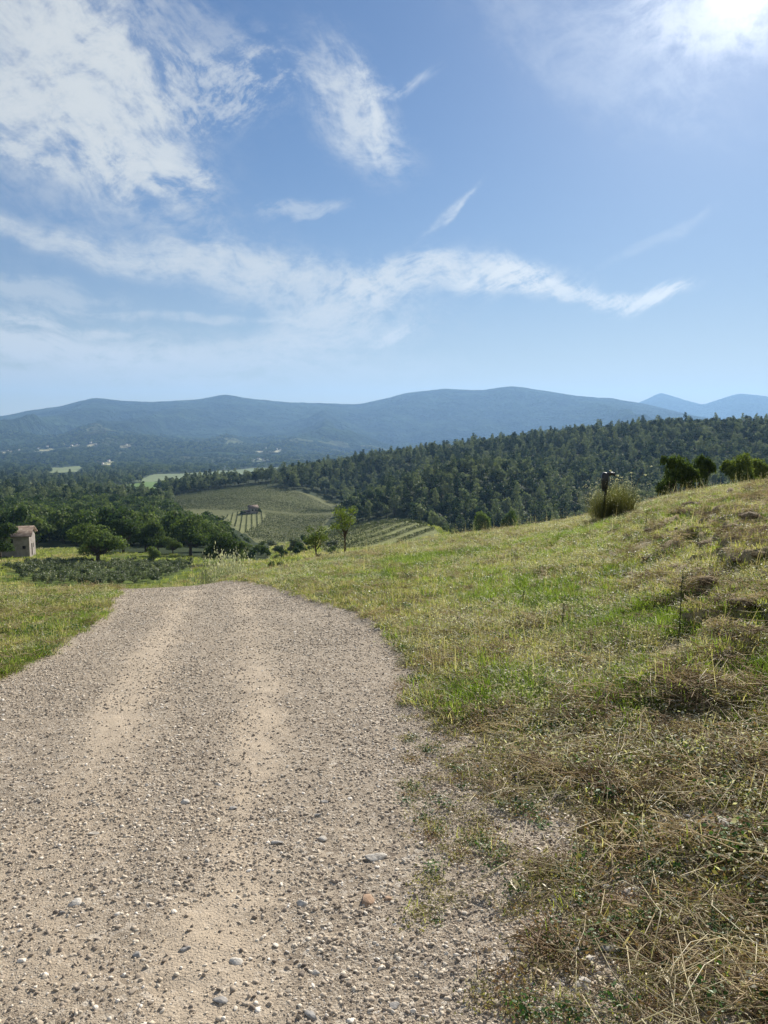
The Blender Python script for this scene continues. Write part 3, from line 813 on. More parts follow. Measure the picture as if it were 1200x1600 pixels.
def blades(rs, n, R0, hmin, hmax, wd, lean=0.5, curl=0.4, sprout=0.0):
    """tuft of bent tapering blades"""
    a = rs.rand(n) * 2 * np.pi; rr_ = R0 * np.sqrt(rs.rand(n))
    B = np.stack([np.cos(a) * rr_, np.sin(a) * rr_, np.full(n, -0.01)], -1)
    h = rs.uniform(hmin, hmax, n); da = a + rs.normal(0, .8, n)
    ln = np.abs(rs.normal(0, lean, n)) + .08
    Dr = np.stack([np.cos(da), np.sin(da), np.zeros(n)], -1)
    Sd = np.stack([-np.sin(da + rs.normal(0, .8, n)), np.cos(da), np.zeros(n)], -1); Sd /= np.linalg.norm(Sd, axis=1)[:, None]
    w_ = wd * rs.uniform(.6, 1.3, n)
    V = []
    for t_, ww in ((0, 1.0), (.4, .85), (.75, .55)):
        c = B + np.array([0, 0, 1]) * (h * t_ * (1 - curl * ln * t_))[:, None] + Dr * (h * ln * t_ ** 1.6)[:, None]
        V += [c - Sd * (w_ * ww / 2)[:, None], c + Sd * (w_ * ww / 2)[:, None]]
    V.append(B + np.array([0, 0, 1]) * (h * (1 - curl * ln))[:, None] + Dr * (h * ln)[:, None])
    V = np.stack(V, 1).reshape(-1, 3)
    i = np.arange(n)[:, None] * 7
    Qd = np.concatenate([i + [0, 1, 3, 2], i + [2, 3, 5, 4]]); Tr = i + [4, 5, 6]
    return V, [Qd, Tr]
def stones(rs, sub=1, flat=.6):
    import bmesh
    bm = bmesh.new(); bmesh.ops.create_icosphere(bm, subdivisions=sub, radius=.5)
    V = np.array([v.co[:] for v in bm.verts]); F_ = np.array([[v.index for v in f.verts] for f in bm.faces]); bm.free()
    # chop with random planes for facets
    for _ in range(11 if sub > 1 else 7):
        d = rs.normal(size=3); d /= np.linalg.norm(d); lim = rs.uniform(.22, .42)
        e = V @ d; V = V - np.maximum(e - lim, 0)[:, None] * d
    V = V * (1 + rs.normal(0, .03, (len(V), 1))) * np.array([1, rs.uniform(.65, .95), flat * rs.uniform(.8, 1.2)])
    return V, [F_]

# ------------------------------------------------------------------ scatter: instances of many small shapes as one object
def scatter(name, pts, rots, scl, idx, protos, kind='stuff', **kw):
    me = mesh_np(name, pts, [np.zeros((0, 3), int)]) if False else bpy.data.meshes.new(name)
    me.vertices.add(len(pts)); me.vertices.foreach_set('co', np.asarray(pts, np.float32).ravel())
    for nm, typ, key, a in (('rot', 'FLOAT_VECTOR', 'vector', rots), ('scl', 'FLOAT_VECTOR', 'vector', scl)):
        at_ = me.attributes.new(nm, typ, 'POINT'); at_.data.foreach_set(key, np.asarray(a, np.float32).ravel())
    at_ = me.attributes.new('idx', 'INT', 'POINT'); at_.data.foreach_set('value', np.asarray(idx, np.int32))
    me.update()
    cl = bpy.data.collections.new(name + '_shapes')
    for i, pm in enumerate(protos):
        po = bpy.data.objects.new('shape_%02d_%s' % (i, name), pm); cl.objects.link(po)
    ng = bpy.data.node_groups.new(name + '_scatter', 'GeometryNodeTree')
    ng.interface.new_socket('Geometry', in_out='INPUT', socket_type='NodeSocketGeometry')
    ng.interface.new_socket('Geometry', in_out='OUTPUT', socket_type='NodeSocketGeometry')
    g = NT(ng)
    gi = g.node('NodeGroupInput'); go = g.node('NodeGroupOutput')
    ci = g.node('GeometryNodeCollectionInfo'); ci.inputs['Collection'].default_value = cl
    ci.inputs['Separate Children'].default_value = True; ci.inputs['Reset Children'].default_value = True
    ip = g.node('GeometryNodeInstanceOnPoints')
    def na(nm, dt):
        n = g.node('GeometryNodeInputNamedAttribute', data_type=dt); n.inputs['Name'].default_value = nm; return n.outputs[0]
    g.l.new(gi.outputs[0], ip.inputs['Points']); g.l.new(ci.outputs[0], ip.inputs['Instance'])
    ip.inputs['Pick Instance'].default_value = True
    g.l.new(na('idx', 'INT'), ip.inputs['Instance Index'])
    g.l.new(na('rot', 'FLOAT_VECTOR'), ip.inputs['Rotation'])
    g.l.new(na('scl', 'FLOAT_VECTOR'), ip.inputs['Scale'])
    g.l.new(ip.outputs[0], go.inputs[0])
    o = obj(name, me)
    md = o.modifiers.new('scatter', 'NODES'); md.node_group = ng
    tag(o, kind=kind, **kw)
    return o
def vis(X, Y, margin=60):
    """inside the view wedge with a margin (photograph pixels)"""
    th = np.arctan2(X, Y); c = 600 + F * np.tan(np.clip(th, -1.4, 1.4)) / cp
    return (c > -margin) & (c < 1200 + margin) & (Y > 0)
def wedge(rs, n, r0, r1, power=2.0, half=30.5):
    """random ground points in the view wedge; power 2 is even per area, lower crowds towards the viewer"""
    u = rs.rand(n)
    r = (r0 ** power + u * (r1 ** power - r0 ** power)) ** (1 / power) if power else r0 * (r1 / r0) ** u
    th = np.radians(rs.uniform(-half, half, n))
    return np.sin(th) * r, np.cos(th) * r, r
def up_rots(rs, n, tilt=0.15):
    return np.stack([rs.normal(0, tilt, n), rs.normal(0, tilt, n), rs.rand(n) * 6.283], -1)
rs = np.random.RandomState(11)

# ---- gravel
peb = [mesh_np('pebble', *(lambda v: (v[0], v[1], [M_PEB]))(stones(np.random.RandomState(100 + i), 1 if i < 9 else 2, (.38, .5, .62)[i % 3]))) for i in range(12)]
def pebbles(name, n, r0, r1, smin, smax, power, thr, label, sink=.25, half=31):
    X, Y, r = wedge(rs, n, r0, r1, power, half)
    m_ = road_m(X, Y)
    clump = vn(X * 1.7, Y * 1.7, 77)
    clump = clump * .5 + .5 * vn(X * .6, Y * 0.9, 78)
    vg = (X > .2) & (r < 6.5) & (rs.rand(n) < .42 * sstep(-2.2, -.1, dist_poly(ROAD, X, Y)))
    keep = ((m_ > thr - 0.3 * (rs.rand(n) < .25)) | vg) & (rs.rand(n) < 0.50 + .55 * sstep(.25, .75, clump) + .2 * sstep(-.2, .5, X) - 0.30 * track_m(X, Y))
    X, Y, r = X[keep], Y[keep], r[keep]
    s = smin * (smax / smin) ** (rs.rand(len(X)) ** 2.4) * (1 + .03 * r)
    Z = H(X, Y) + 0.006 + s * (.5 * .5 - sink)
    rot = np.stack([rs.normal(0, .35, len(X)), rs.normal(0, .35, len(X)), rs.rand(len(X)) * 6.28], -1)
    scatter(name, np.stack([X, Y, Z], -1), rot, np.repeat(s[:, None], 3, 1) * rs.uniform(.8, 1.2, (len(X), 3)), rs.randint(0, 12, len(X)), peb, label=label, cat='gravel')
pebbles('gravel', 780000, 1.2, 17.5, .0045, .026, 1.1, .42, 'loose pale grey and beige gravel covering the dirt road', .2, 43)

pebbles('fine_gravel', 420000, 1.5, 11, .0028, .0085, .75, .40, 'fine pale grit between the gravel stones of the dirt road', .2)
# ---- grass
def gm(name, seed, mat, *a, **k):
    V, F_ = blades(np.random.RandomState(seed), *a, **k); return mesh_np(name, V, F_, [mat])
def mixm(name, parts):
    Vs = []; fms = []; mats = []
    allp = []
    for (V, F_), m_ in parts:
        allp.append((V, F_)); mats.append(m_)
    V, F2 = join(allp)
    # join() stacks quads first, then triangles, in part order
    q = np.concatenate([np.full(sum(len(f) for f in F_ if f.shape[1] == 4), i) for i, ((_, F_), _m) in enumerate(parts)])
    t_ = np.concatenate([np.full(sum(len(f) for f in F_ if f.shape[1] == 3), i) for i, ((_, F_), _m) in enumerate(parts)])
    return mesh_np(name, V, F2, mats, np.concatenate([q, t_]))
RSS = np.random.RandomState
def stalks(seed, n, R0, hmin, hmax, wd, head, hw):
    """thin stems with a small pale head each"""
    r_ = RSS(seed)
    V, F_ = blades(r_, n, R0, hmin, hmax, wd, .25, .2)
    tips = V.reshape(n, 7, 3)[:, 6]
    C = np.repeat(tips, head, 0) + r_.normal(0, hw * .5, (n * head, 3)) * [1, 1, 1.6]
    V2, F2 = quads(C, r_.normal(size=(n * head, 3)), hw, r_, .5)
    return (V, F_), (V2, F2)
short = [gm('grass_short', 200 + i, M_GRASS, 24, .085, .015, .06, .0045, lean=.9) for i in range(3)]
short.append(mixm('grass_short', [(blades(RSS(210), 16, .085, .015, .055, .0045, .9), M_GRASS), (blades(RSS(211), 16, .09, .02, .09, .004, .9), M_DRY)]))
tall = [gm('grass_tall', 220 + i, M_LUSH, 28, .07, .035, .115, .0052, lean=.7) for i in range(3)]
dryt = [mixm('grass_dry', [(blades(RSS(230 + i), 20, .09, .02, .09, .0042, 1.0), M_DRY), (blades(RSS(240 + i), 12, .08, .02, .08, .005, .8), M_GRASS)]) for i in range(3)]
st = []
for i in range(3):
    a_, b_ = stalks(250 + i, 4, .10, .12, .32, .0028, 4, .011)
    st.append(mixm('grass_stalks', [(a_, M_DRY), (b_, M_SEED)]))
weed = []
for i in range(4):
    r_ = RSS(260 + i); n_ = 60
    C = np.stack([r_.normal(0, .045, n_), r_.normal(0, .045, n_), np.abs(r_.normal(0.008, .010, n_))], -1)
    V_, F_ = quads(C, r_.normal(0, .5, (n_, 3)) + [0, 0, 1], .014, r_, .6)
    weed.append(mesh_np('weed', V_, F_, [M_WEED]))
clov = []
for i in range(3):
    r_ = RSS(270 + i); n_ = 70
    C = np.stack([r_.normal(0, .04, n_), r_.normal(0, .04, n_), np.abs(r_.normal(0.018, .014, n_))], -1)
    V_, F_ = quads(C, r_.normal(0, .5, (n_, 3)) + [0, 0, 1], .017, r_, .7)
    clov.append(mesh_np('green_weed', V_, F_, [M_CLOVER]))
hay = []
for i in range(4):
    r_ = RSS(280 + i); parts = []
    for k in range(42):
        a = r_.rand() * 6.28; L = r_.uniform(.06, .20); c = r_.normal(0, .06, 3) * [1, 1, .35] + [0, 0, .02]
        d = np.array([math.cos(a), math.sin(a), r_.normal(0, .22)]) * L / 2; bnd = r_.normal(0, .015, 3)
        parts.append(tube(np.array([c - d, c + bnd, c + d]), .0016, 3, False))
    V_, F_ = join(parts); hay.append(mesh_np('hay', V_, F_, [M_HAY]))
lit = []
for i in range(3):
    r_ = RSS(290 + i); n_ = 26
    C = np.stack([r_.normal(0, .07, n_), r_.normal(0, .07, n_), np.abs(r_.normal(0.03, .016, n_))], -1)
    V_, F_ = quads(C, r_.normal(0, .7, (n_, 3)) + [0, 0, 1], .020, r_, .4)
    lit.append(mesh_np('litter', V_, F_, [M_SEED]))
PROT = short + tall + dryt + st + weed + clov + hay + lit      # 0-3 short, 4-6 tall, 7-9 dry, 10-12 stalks, 13-16 weeds, 17-19 green weeds, 20-23 hay
LUSHP = [p2w(x, y) for x, y in [(1080, 1070), (1040, 985), (640, 880), (560, 905), (470, 905), (130, 970), (15, 1045), (1130, 800), (1170, 820), (1180, 1080), (980, 970), (860, 945), (700, 870), (160, 935), (790, 1090), (1000, 1100), (1100, 790), (880, 840), (820, 930), (450, 895), (520, 880)]]
def lush_m(X, Y):
    d = np.full(X.shape, 0.0)
    for c in LUSHP:
        s = 0.038 * math.hypot(*c) + 0.10
        d = np.maximum(d, np.exp(-((X - c[0]) ** 2 + (Y - c[1]) ** 2) / (2 * s * s)))
    return d
def dead_m(X, Y):
    """the trampled brown verge in the right foreground"""
    r = np.hypot(X, Y)
    return sstep(5.6, 3.9, r + 0.9 * fbm(X * 1.1, Y * 1.1, 63, 3)) * sstep(0.2, 0.6, X)
def grass(name, n, r0, r1, power, grow, label, half=43):
    X, Y, r = wedge(rs, n, r0, r1, power, half)
    rd = road_m(X, Y); lm_ = lump_m(X, Y); lu = lush_m(X, Y); de = dead_m(X, Y)
    pn = fbm(X * .55, Y * .55, 64, 4); pf = fbm(X * 3.1, Y * 3.1, 65, 3)
    dr = sstep(-0.12, 0.25, pn + .5 * pf)                     # dry patches
    u = rs.rand(n)
    bare_p = vn(X * 2.4, Y * 2.4, 66)
    dg = -dist_poly(ROAD, X, Y)
    keep = (rs.rand(n) < (.80 - rd * 1.7) * (1 - .60 * lm_) * (1 - .62 * de * sstep(1.3, 0.0, dg))) & (vn(X * 1.3, Y * 1.3, 60) * .6 + vn(X * 4.1, Y * 4.1, 59) * .4 > .25) & (rs.rand(n) < 1 - .45 * de * (bare_p > .4))
    idx = np.zeros(n, int)
    pt = np.clip(.015 + .75 * lu + .12 * (pn < -.25), 0, .8) * (1 - .85 * lm_) * (1 - .9 * de)
    pw = .06 + .60 * de
    pst = .006 + .010 * (pn > .1) * (r < 30)
    k1 = rs.rand(n)
    idx = np.where(k1 < dr * .62, rs.randint(7, 10, n), rs.randint(0, 4, n))
    idx = np.where(u < pst, rs.randint(10, 13, n), idx)
    idx = np.where(rs.rand(n) < pt, rs.randint(4, 7, n), idx)
    idx = np.where(rs.rand(n) < pw, rs.randint(13, 17, n), idx)
    idx = np.where(rs.rand(n) < .03 + .025 * de + .04 * (pf < -.3), rs.randint(17, 20, n), idx)
    idx = np.where(rs.rand(n) < .10 * lm_ + .045 * de + .015, rs.randint(20, 24, n), idx)
    idx = np.where(rs.rand(n) < .03 + .22 * (fbm(X * .7 + 9, Y * .7, 73, 3) > .12) * (lm_ < .4), rs.randint(24, 27, n), idx)
    sc_ = rs.uniform(.7, 1.3, n) * (1 + grow * np.maximum(r - 6, 0) / 20)
    sc_ = np.where((idx >= 13) & (idx < 17), sc_ * 1.1, sc_)
    X, Y, idx, sc_, r = X[keep], Y[keep], idx[keep], sc_[keep], r[keep]
    Z = H(X, Y)
    hz_ = np.where(idx < 4, rs.uniform(.7, 1.2, len(X)), rs.uniform(.8, 1.15, len(X))) * np.where((idx >= 4) & (idx < 7) & (X < 0), .6, 1)
    S3 = np.stack([sc_, sc_, sc_ * hz_], -1)
    scatter(name, np.stack([X, Y, Z], -1), up_rots(rs, len(X)), S3, idx, PROT, label=label, cat='grass')
grass('verge_grass', 95000, 1.3, 8.0, 1.5, 0, 'short green and dry grass and weeds along the road and foot of the slope')
grass('hillside_grass', 205000, 8.0, 34, 1.3, .45, 'green and straw coloured grass covering the hillside right of the road')
# weeds that creep onto the gravel at the right edge
n = 22000
X, Y, r = wedge(rs, n, 1.4, 8.5, 1.5, 33)
rd = road_m(X, Y); dd = dist_poly(ROAD, X, Y)
cl_ = vn(X * 5, Y * 5, 67)
keep = (rd >= .3) & (dd < 1.2) & (X > 0.1) & (cl_ * .35 + .65 * vn(X * 13, Y * 13, 88) > .50 + .22 * dd)
X, Y = X[keep], Y[keep]; k = len(X)
ix = np.where(rs.rand(k) < .82, rs.randint(13, 17, k), np.where(rs.rand(k) < .3, rs.randint(17, 20, k), rs.randint(0, 4, k)))
s_ = rs.uniform(.35, .9, k)
scatter('creeping_weeds', np.stack([X, Y, H(X, Y) + .006], -1), up_rots(rs, k), np.repeat(s_[:, None], 3, 1), ix, PROT, label='small weeds creeping over the gravel edge', cat='weeds')
# fallen straw in the right foreground
straws = []
for i in range(8):
    r_ = RSS(300 + i); L = .5; m_ = r_.normal(0, .06, 3)
    P_ = np.array([(-L/2, 0, 0), (-L/6, m_[0], .02 + abs(m_[1]) * .4), (L/6, m_[1], .02 + abs(m_[2]) * .5), (L/2, m_[2] * .5, .01 + .06 * r_.rand())])
    V_, F_ = tube(P_, [.0019, .0018, .0015, .0009], 4)
    straws.append(mesh_np('straw', V_, F_, [M_STRAW]))
for i in range(4):
    r_ = RSS(320 + i)
    C = np.array([[0, 0, .012]]); n_ = 5
    V_, F_ = quads(np.repeat(C, n_, 0) + r_.normal(0, .02, (n_, 3)) * [1, 1, .3], r_.normal(0, .4, (n_, 3)) + [0, 0, 1], .05, r_, .25)
    straws.append(mesh_np('dry_leaf', V_, F_, [M_STRAW]))
n = 8000
n = 17000
X, Y, r = wedge(rs, n, 1.1, 9.5, 1.0, 43)
dd = -dist_poly(ROAD, X, Y)
den = sstep(-.35, .5, dd) * sstep(.15, .5, X) * (sstep(7.5, 3.5, r) * .9 + .12) * (.35 + 1.0 * sstep(.35, .7, vn(X * 1.9, Y * 1.9, 68)))
keep = rs.rand(n) < den
X, Y, r = X[keep], Y[keep], r[keep]; k = len(X)
rot = np.stack([rs.normal(0, .12, k), rs.normal(0, .10, k), rs.normal(-.5, 1.1, k)], -1)
s_ = rs.uniform(.25, 1.0, k) ** 1.3 * 1.05
scatter('fallen_straw', np.stack([X, Y, H(X, Y) + .012], -1), rot, np.stack([s_, s_, np.maximum(s_, .7)], -1), rs.randint(0, 12, k), straws, label='pale dry straw stems lying over the right foreground verge', cat='straw')

# ---- grass of the lower meadow and field edges
mg = [gm('meadow_tuft', 340 + i, (M_GRASS, M_DRY, M_LUSH)[i % 3], 26, .55, .25, .65, .055, lean=.5) for i in range(6)]
n = 34000
X, Y, r = wedge(rs, n, 34, 330, 1.35, 31)
md = in_poly(MEADOW, X, Y) | (r < 110) | (X > at(420, 100)[0] / 100 * r)
keep = (md & (r < 330)) & ~in_poly(VY_A, X, Y) & ~in_poly(VY_HOUSE, X, Y) & ~in_poly(SHRUBS, X, Y) & ~in_poly(VY_B, X, Y)
X, Y, r = X[keep], Y[keep], r[keep]; k = len(X)
pn = fbm(X / 9, Y / 9, 69, 3)
ix = np.where(pn > .12, rs.choice([1, 4, 0], k), rs.choice([0, 3, 2, 5], k, p=[.4, .4, .1, .1]))
s_ = rs.uniform(.6, 1.3, k) * np.where(in_poly(MEADOW, X, Y), .8, 1.3) * np.clip(r / 120, .22, 1)
scatter('meadow_grass', np.stack([X, Y, H(X, Y)], -1), up_rots(rs, k, .1), np.repeat(s_[:, None], 3, 1), ix, mg, label='rough grass of the lower meadow below the road', cat='grass')
# ------------------------------------------------------------------ trees, one by one
def place_tree(kind, label, cat, X, Y, crown, trunk, s=1.0, rz=0.0, group=None, sz=None, dz=0.0):
    t = empty(kind, (X, Y, HP(X, Y) + dz), rz); t.scale = (s, s, s * (sz or 1))
    tag(t, label, cat, group)
    obj('crown', crown, t); obj('trunk', trunk, t)
    return t
def size_at(px, r): return px * r / F
oak = [tree_meshes('oak', 400 + i, 8.0, 4.6, 4.3, 9000, .36, M_OAK, r0=.30, nl=20, fill=.45) for i in range(4)]
M_SKYOAK = mat_leaf('backlit_oak_foliage', [(0.030, 0.048, 0.014), (0.075, 0.105, 0.028), (0.150, 0.180, 0.050)], .5, pscale=1.2, spec=.05)
oak += [tree_meshes('oak', 430 + i, 8.0, 4.4, 4.9, 8000, .34, M_SKYOAK, r0=.26, nl=17, fill=.30, spread=1.33, hs=.85) for i in range(3)]
oak_h = 8.0; oak_w = 9.2
def top_px(p, y):
    """height in photograph pixels a thing at ground point p needs to reach picture row y"""
    x_, y_ = project(p[0], p[1], HP(*p)); return float(y_ - y)
def oak_at(x, ybase, wpx, hpx, label, v, kind='oak_tree', r=None, cat='tree', group=None, rz=None, drop=0.0, top=None):
    p = p2w(x, ybase, 45) if r is None else at(x, r)
    rr_ = math.hypot(*p)
    if top: hpx = top_px(p, top)
    sxy = size_at(wpx, rr_) / oak_w; sz = size_at(hpx, rr_) / oak_h
    t = place_tree(kind, label, cat, p[0], p[1], oak[v][0], oak[v][1], 1, rz if rz is not None else v * 1.7, group, dz=-drop)
    t.scale = (sxy, sxy, sz)
    return t
oak_at(153, 882, 84, 66, 'round dark oak casting its shadow on the meadow right of the stone house', 0)
oak_at(193, 864, 52, 58, 'dark tree behind and right of the round oak beside the stone house', 1)
oak_at(228, 862, 52, 50, 'dark bushy tree behind the small round bush of the meadow', 2)
oak_at(247, 862, 34, 34, 'lower broad tree touching the right side of the bushy tree of the meadow', 3)
oak_at(298, 868, 68, 64, 'large dark oak in the middle of the tree group left of the road brow', 3)
oak_at(345, 882, 60, 54, 'broad dark tree with pale weeds at its foot, nearest the brow of the road', 1)
oak_at(370, 878, 34, 36, 'dark tree at the right side of the one with pale weeds at its foot', 2)
oak_at(270, 866, 30, 28, 'low tree in the gap left of the large dark oak', 0)
oak_at(326, 862, 38, 50, 'tall tree close behind the right side of the large dark oak', 0)
oak_at(1062, 790, 62, 78, 'round oak rising behind the crest of the grassy slope near the post', 4, r=44, top=710)
oak_at(1096, 790, 44, 62, 'narrow oak leaning against the right side of the round oak behind the crest', 5, r=47, top=713)
oak_at(1162, 780, 52, 70, 'dark oak behind the crest at the right edge of the picture', 6, r=46, top=712)
oak_at(1188, 780, 40, 58, 'half hidden oak behind the crest, farthest to the right', 4, r=50, top=718)
oak_at(753, 850, 38, 58, 'bushy round tree showing above the grass crest under the pine hill', 1, r=170, top=790)
oak_at(802, 850, 38, 56, 'second bushy tree above the grass crest, a little lower and right of its neighbour', 3, r=172, top=794)
bush_c, bush_t = tree_meshes('bush', 450, 3.0, 1.5, 1.5, 2600, .20, M_OAK, r0=.09, nl=8, fill=.5)
def bush_at(x, ybase, wpx, hpx, label, r=None, crown=None, trunk=None, kind='bush', cat='bush', group=None):
    p = p2w(x, ybase, 24) if r is None else at(x, r)
    rr_ = math.hypot(*p)
    t = place_tree(kind, label, cat, p[0], p[1], crown or bush_c, trunk or bush_t, 1, x * .37, group)
    sxy = size_at(wpx, rr_) / 3.0; t.scale = (sxy, sxy, size_at(hpx, rr_) / 3.0)
    return t
bush_at(240, 882, 24, 31, 'small round dark bush standing alone in the meadow')
bush_at(403, 866, 17, 16, 'small dark round bush beyond the brow, right of the dark trees')
lbush_c, lbush_t = tree_meshes('light_bush', 451, 3.0, 1.5, 1.5, 2200, .22, M_GREYLEAF, r0=.07, nl=7, fill=.55)
bush_at(462, 864, 32, 27, 'grey green bush left of the small yellow green tree', crown=lbush_c, trunk=lbush_t)
bush_at(436, 866, 24, 16, 'low grey green bush between the dark bush and the yellow green tree', crown=lbush_c, trunk=lbush_t)
bush_at(424, 856, 22, 14, 'low pale green bush at the foot of the vineyard bowl', crown=lbush_c, trunk=lbush_t)
bush_at(520, 858, 26, 16, 'grey green bush between the two young trees', crown=lbush_c, trunk=lbush_t)
# the two young trees
def sapling(name, seed, h, w_, zc, n, lean, clear):
    rs_ = RSS(seed); lb = [(0, 0, zc, w_ * .36, w_ * .36, (h - zc) * .8)]
    for i in range(8):
        a = i * 2.4; lb.append((math.cos(a) * w_ * .27, math.sin(a) * w_ * .27, zc + rs_.uniform(-.6, .75) * (h - zc), w_ * .20, w_ * .20, w_ * .22))
    C, N = crown_pts(lb, n, rs_, .7)
    V_, F_ = quads(C, N, .13, rs_, .6); cr = mesh_np(name + '_crown', V_, F_, [M_YOUNG])
    parts = [tube(np.array([(0, 0, -.5), (.03, 0, clear * .5), (lean, .02, clear), (lean * .5, 0, zc), (0, 0, h * .9)]), [.085, .075, .06, .04, .012], 7)]
    for l in lb[1:]: parts.append(tube(np.array([(lean * .7, 0, clear * rs_.uniform(.85, 1.15)), (l[0] * .6, l[1] * .6, (clear + l[2]) / 2), l[:3]]), [.035, .026, .010], 5))
    V_, F_ = join(parts); return cr, mesh_np(name + '_trunk', V_, F_, [M_BARK], smooth=True)
c_, t_ = sapling('young_tree', 460, 4.1, 2.3, 2.9, 1700, .05, 1.7)
p = at(537, 29.5); place_tree('young_tree', 'taller young tree with thin forked trunk on the grassy brow', 'tree', p[0], p[1], c_, t_, size_at(top_px(p, 788), 29.5) / 4.1)
c_, t_ = sapling('young_tree', 461, 2.9, 2.4, 2.1, 1400, -.05, 1.2)
p = at(492, 27.5); place_tree('young_tree', 'smaller yellow green young tree with a dark stem, left of the taller one', 'tree', p[0], p[1], c_, t_, size_at(top_px(p, 824), 27.5) / 2.9)

# ---- pine wood on the hill
pines = [one_mesh_tree('pine_tree', 500 + i, 11.0, 3.1, 6, 520, .75, M_PINE, 'pine') for i in range(3)] + \
        [one_mesh_tree('pine_tree', 510 + i, 9.5, 3.5, 5.6, 480, .85, M_PINE, 'round') for i in range(5)]
pines = [pines[i] for i in range(8)]
woods = [one_mesh_tree('broadleaf_tree', 520 + i, 8.5, 4.0, 4.2, 900, .72, M_WOOD, 'round') for i in range(6)]
def tree_ok(X, Y, h=10.0):
    """keeps woods off the open fields and vineyards, and off the sight of them from the road"""
    ok = np.ones(X.shape, bool)
    for P_ in (VY_A, VY_B, VY_HOUSE): ok &= ~in_poly(P_, X, Y)
    for P_, _c in FW: ok &= ~in_poly(P_, X, Y)
    ok &= ~in_poly(MEADOW, X, Y)
    u, v = project(X, Y, H(X, Y) + h * .8)
    for pts, rm_, _c in FIELDS:
        PP = np.array(pts, float); ok &= ~in_poly(PP, u, v)
    VA = np.array([(262, 782), (300, 773), (350, 768), (400, 763), (440, 767), (480, 775), (512, 785), (520, 806), (505, 822), (440, 850), (400, 848), (385, 835), (340, 812), (285, 800)], float)
    ok &= ~(in_poly(VA, u, v) & (np.hypot(X, Y) < 620))
    VB = np.array([(500, 842), (520, 828), (560, 816), (600, 810), (640, 809), (668, 820), (690, 835), (640, 846), (560, 858)], float)
    ok &= ~in_poly(VB, u, v) | (np.hypot(X, Y) > 300)
    return ok
def jgrid(rs_, r0, r1, spacing, half=31.0, thmin=None, thmax=None):
    """a jittered planting grid in the ground plane"""
    xs = np.arange(-r1 * .62, r1 * .62, spacing); ys = np.arange(r0 * .8, r1, spacing)
    X, Y = np.meshgrid(xs, ys); X = X.ravel() + rs_.uniform(-.42, .42, X.size) * spacing; Y = Y.ravel() + rs_.uniform(-.42, .42, Y.size) * spacing
    r = np.hypot(X, Y); th = np.degrees(np.arctan2(X, Y))
    k = (r > r0) & (r < r1) & (th > (thmin if thmin is not None else -half)) & (th < (thmax if thmax is not None else half))
    return X[k], Y[k], r[k], th[k]
def col_of(X, Y): return 600 + F * (X / np.maximum(Y, 1)) / cp
def in_sight(X, Y, h):
    """tree tops the camera can see above the ground in front of them"""
    n_ = 70; out = np.ones(X.shape, bool); r = np.hypot(X, Y); Zt = H(X, Y) + h
    for f_ in np.linspace(.04, .97, n_):
        out &= (EYE + (Zt - EYE) * f_) > H0(X * f_, Y * f_) - .3
    return out
def plant(name, label, cat, group, X, Y, protos, smin, smax, nind, stuff_name, stuff_label, h=10.0, zs=(.85, 1.2), sink=.3):
    seen = in_sight(X, Y, h)
    X, Y = X[seen], Y[seen]; r = np.hypot(X, Y)
    o_ = np.argsort(r); X, Y, r = X[o_], Y[o_], r[o_]; n_ = len(X)
    s_ = rs.uniform(smin, smax, n_); z_ = s_ * rs.uniform(zs[0], zs[1], n_); ii = rs.randint(0, len(protos), n_); rz = rs.rand(n_) * 6.283
    Z = H(X, Y) - sink
    for k in range(min(nind, n_)):
        o = bpy.data.objects.new(name, protos[ii[k]]); COL.objects.link(o)
        o.location = (X[k], Y[k], Z[k]); o.rotation_euler = (0, 0, rz[k]); o.scale = (s_[k], s_[k], z_[k])
        o['label'] = label; o['category'] = cat; o['group'] = group
    if n_ > nind:
        q = slice(nind, None)
        scatter(stuff_name, np.stack([X[q], Y[q], Z[q]], -1), np.stack([0 * rz[q], 0 * rz[q], rz[q]], -1), np.stack([s_[q], s_[q], z_[q]], -1), ii[q], protos, label=stuff_label, cat='woods')
    print(name, n_)
# pine hill
X, Y, r, th = jgrid(rs, 300, 960, 6.6)
c_ = col_of(X, Y)
k = (c_ > 470) & (c_ < 1260) & ((r < 900)) & tree_ok(X, Y)
k &= ~((c_ < 700) & (r > 455 - .0 * c_) & (r < 560) & (c_ < 640)) | (rs.rand(len(X)) < .7)
k &= ~((c_ < 540) & (r < 560))
X1, Y1 = X[k], Y[k]
X, Y, r, th = jgrid(rs, 500, 800, 6.0)
c_ = col_of(X, Y)
k = (c_ > 255) & (c_ <= 470) & (r > 470) & tree_ok(X, Y)
X1 = np.concatenate([X1, X[k]]); Y1 = np.concatenate([Y1, Y[k]])
plant('pine_tree', 'dark pine in the dense wood that covers the hill behind the grassy slope', 'pine tree', 'pines covering the hill', X1, Y1, pines, .75, 1.15, 290, 'pine_wood', 'dense dark pine wood climbing to the ridge of the hill', zs=(.65, 1.35))
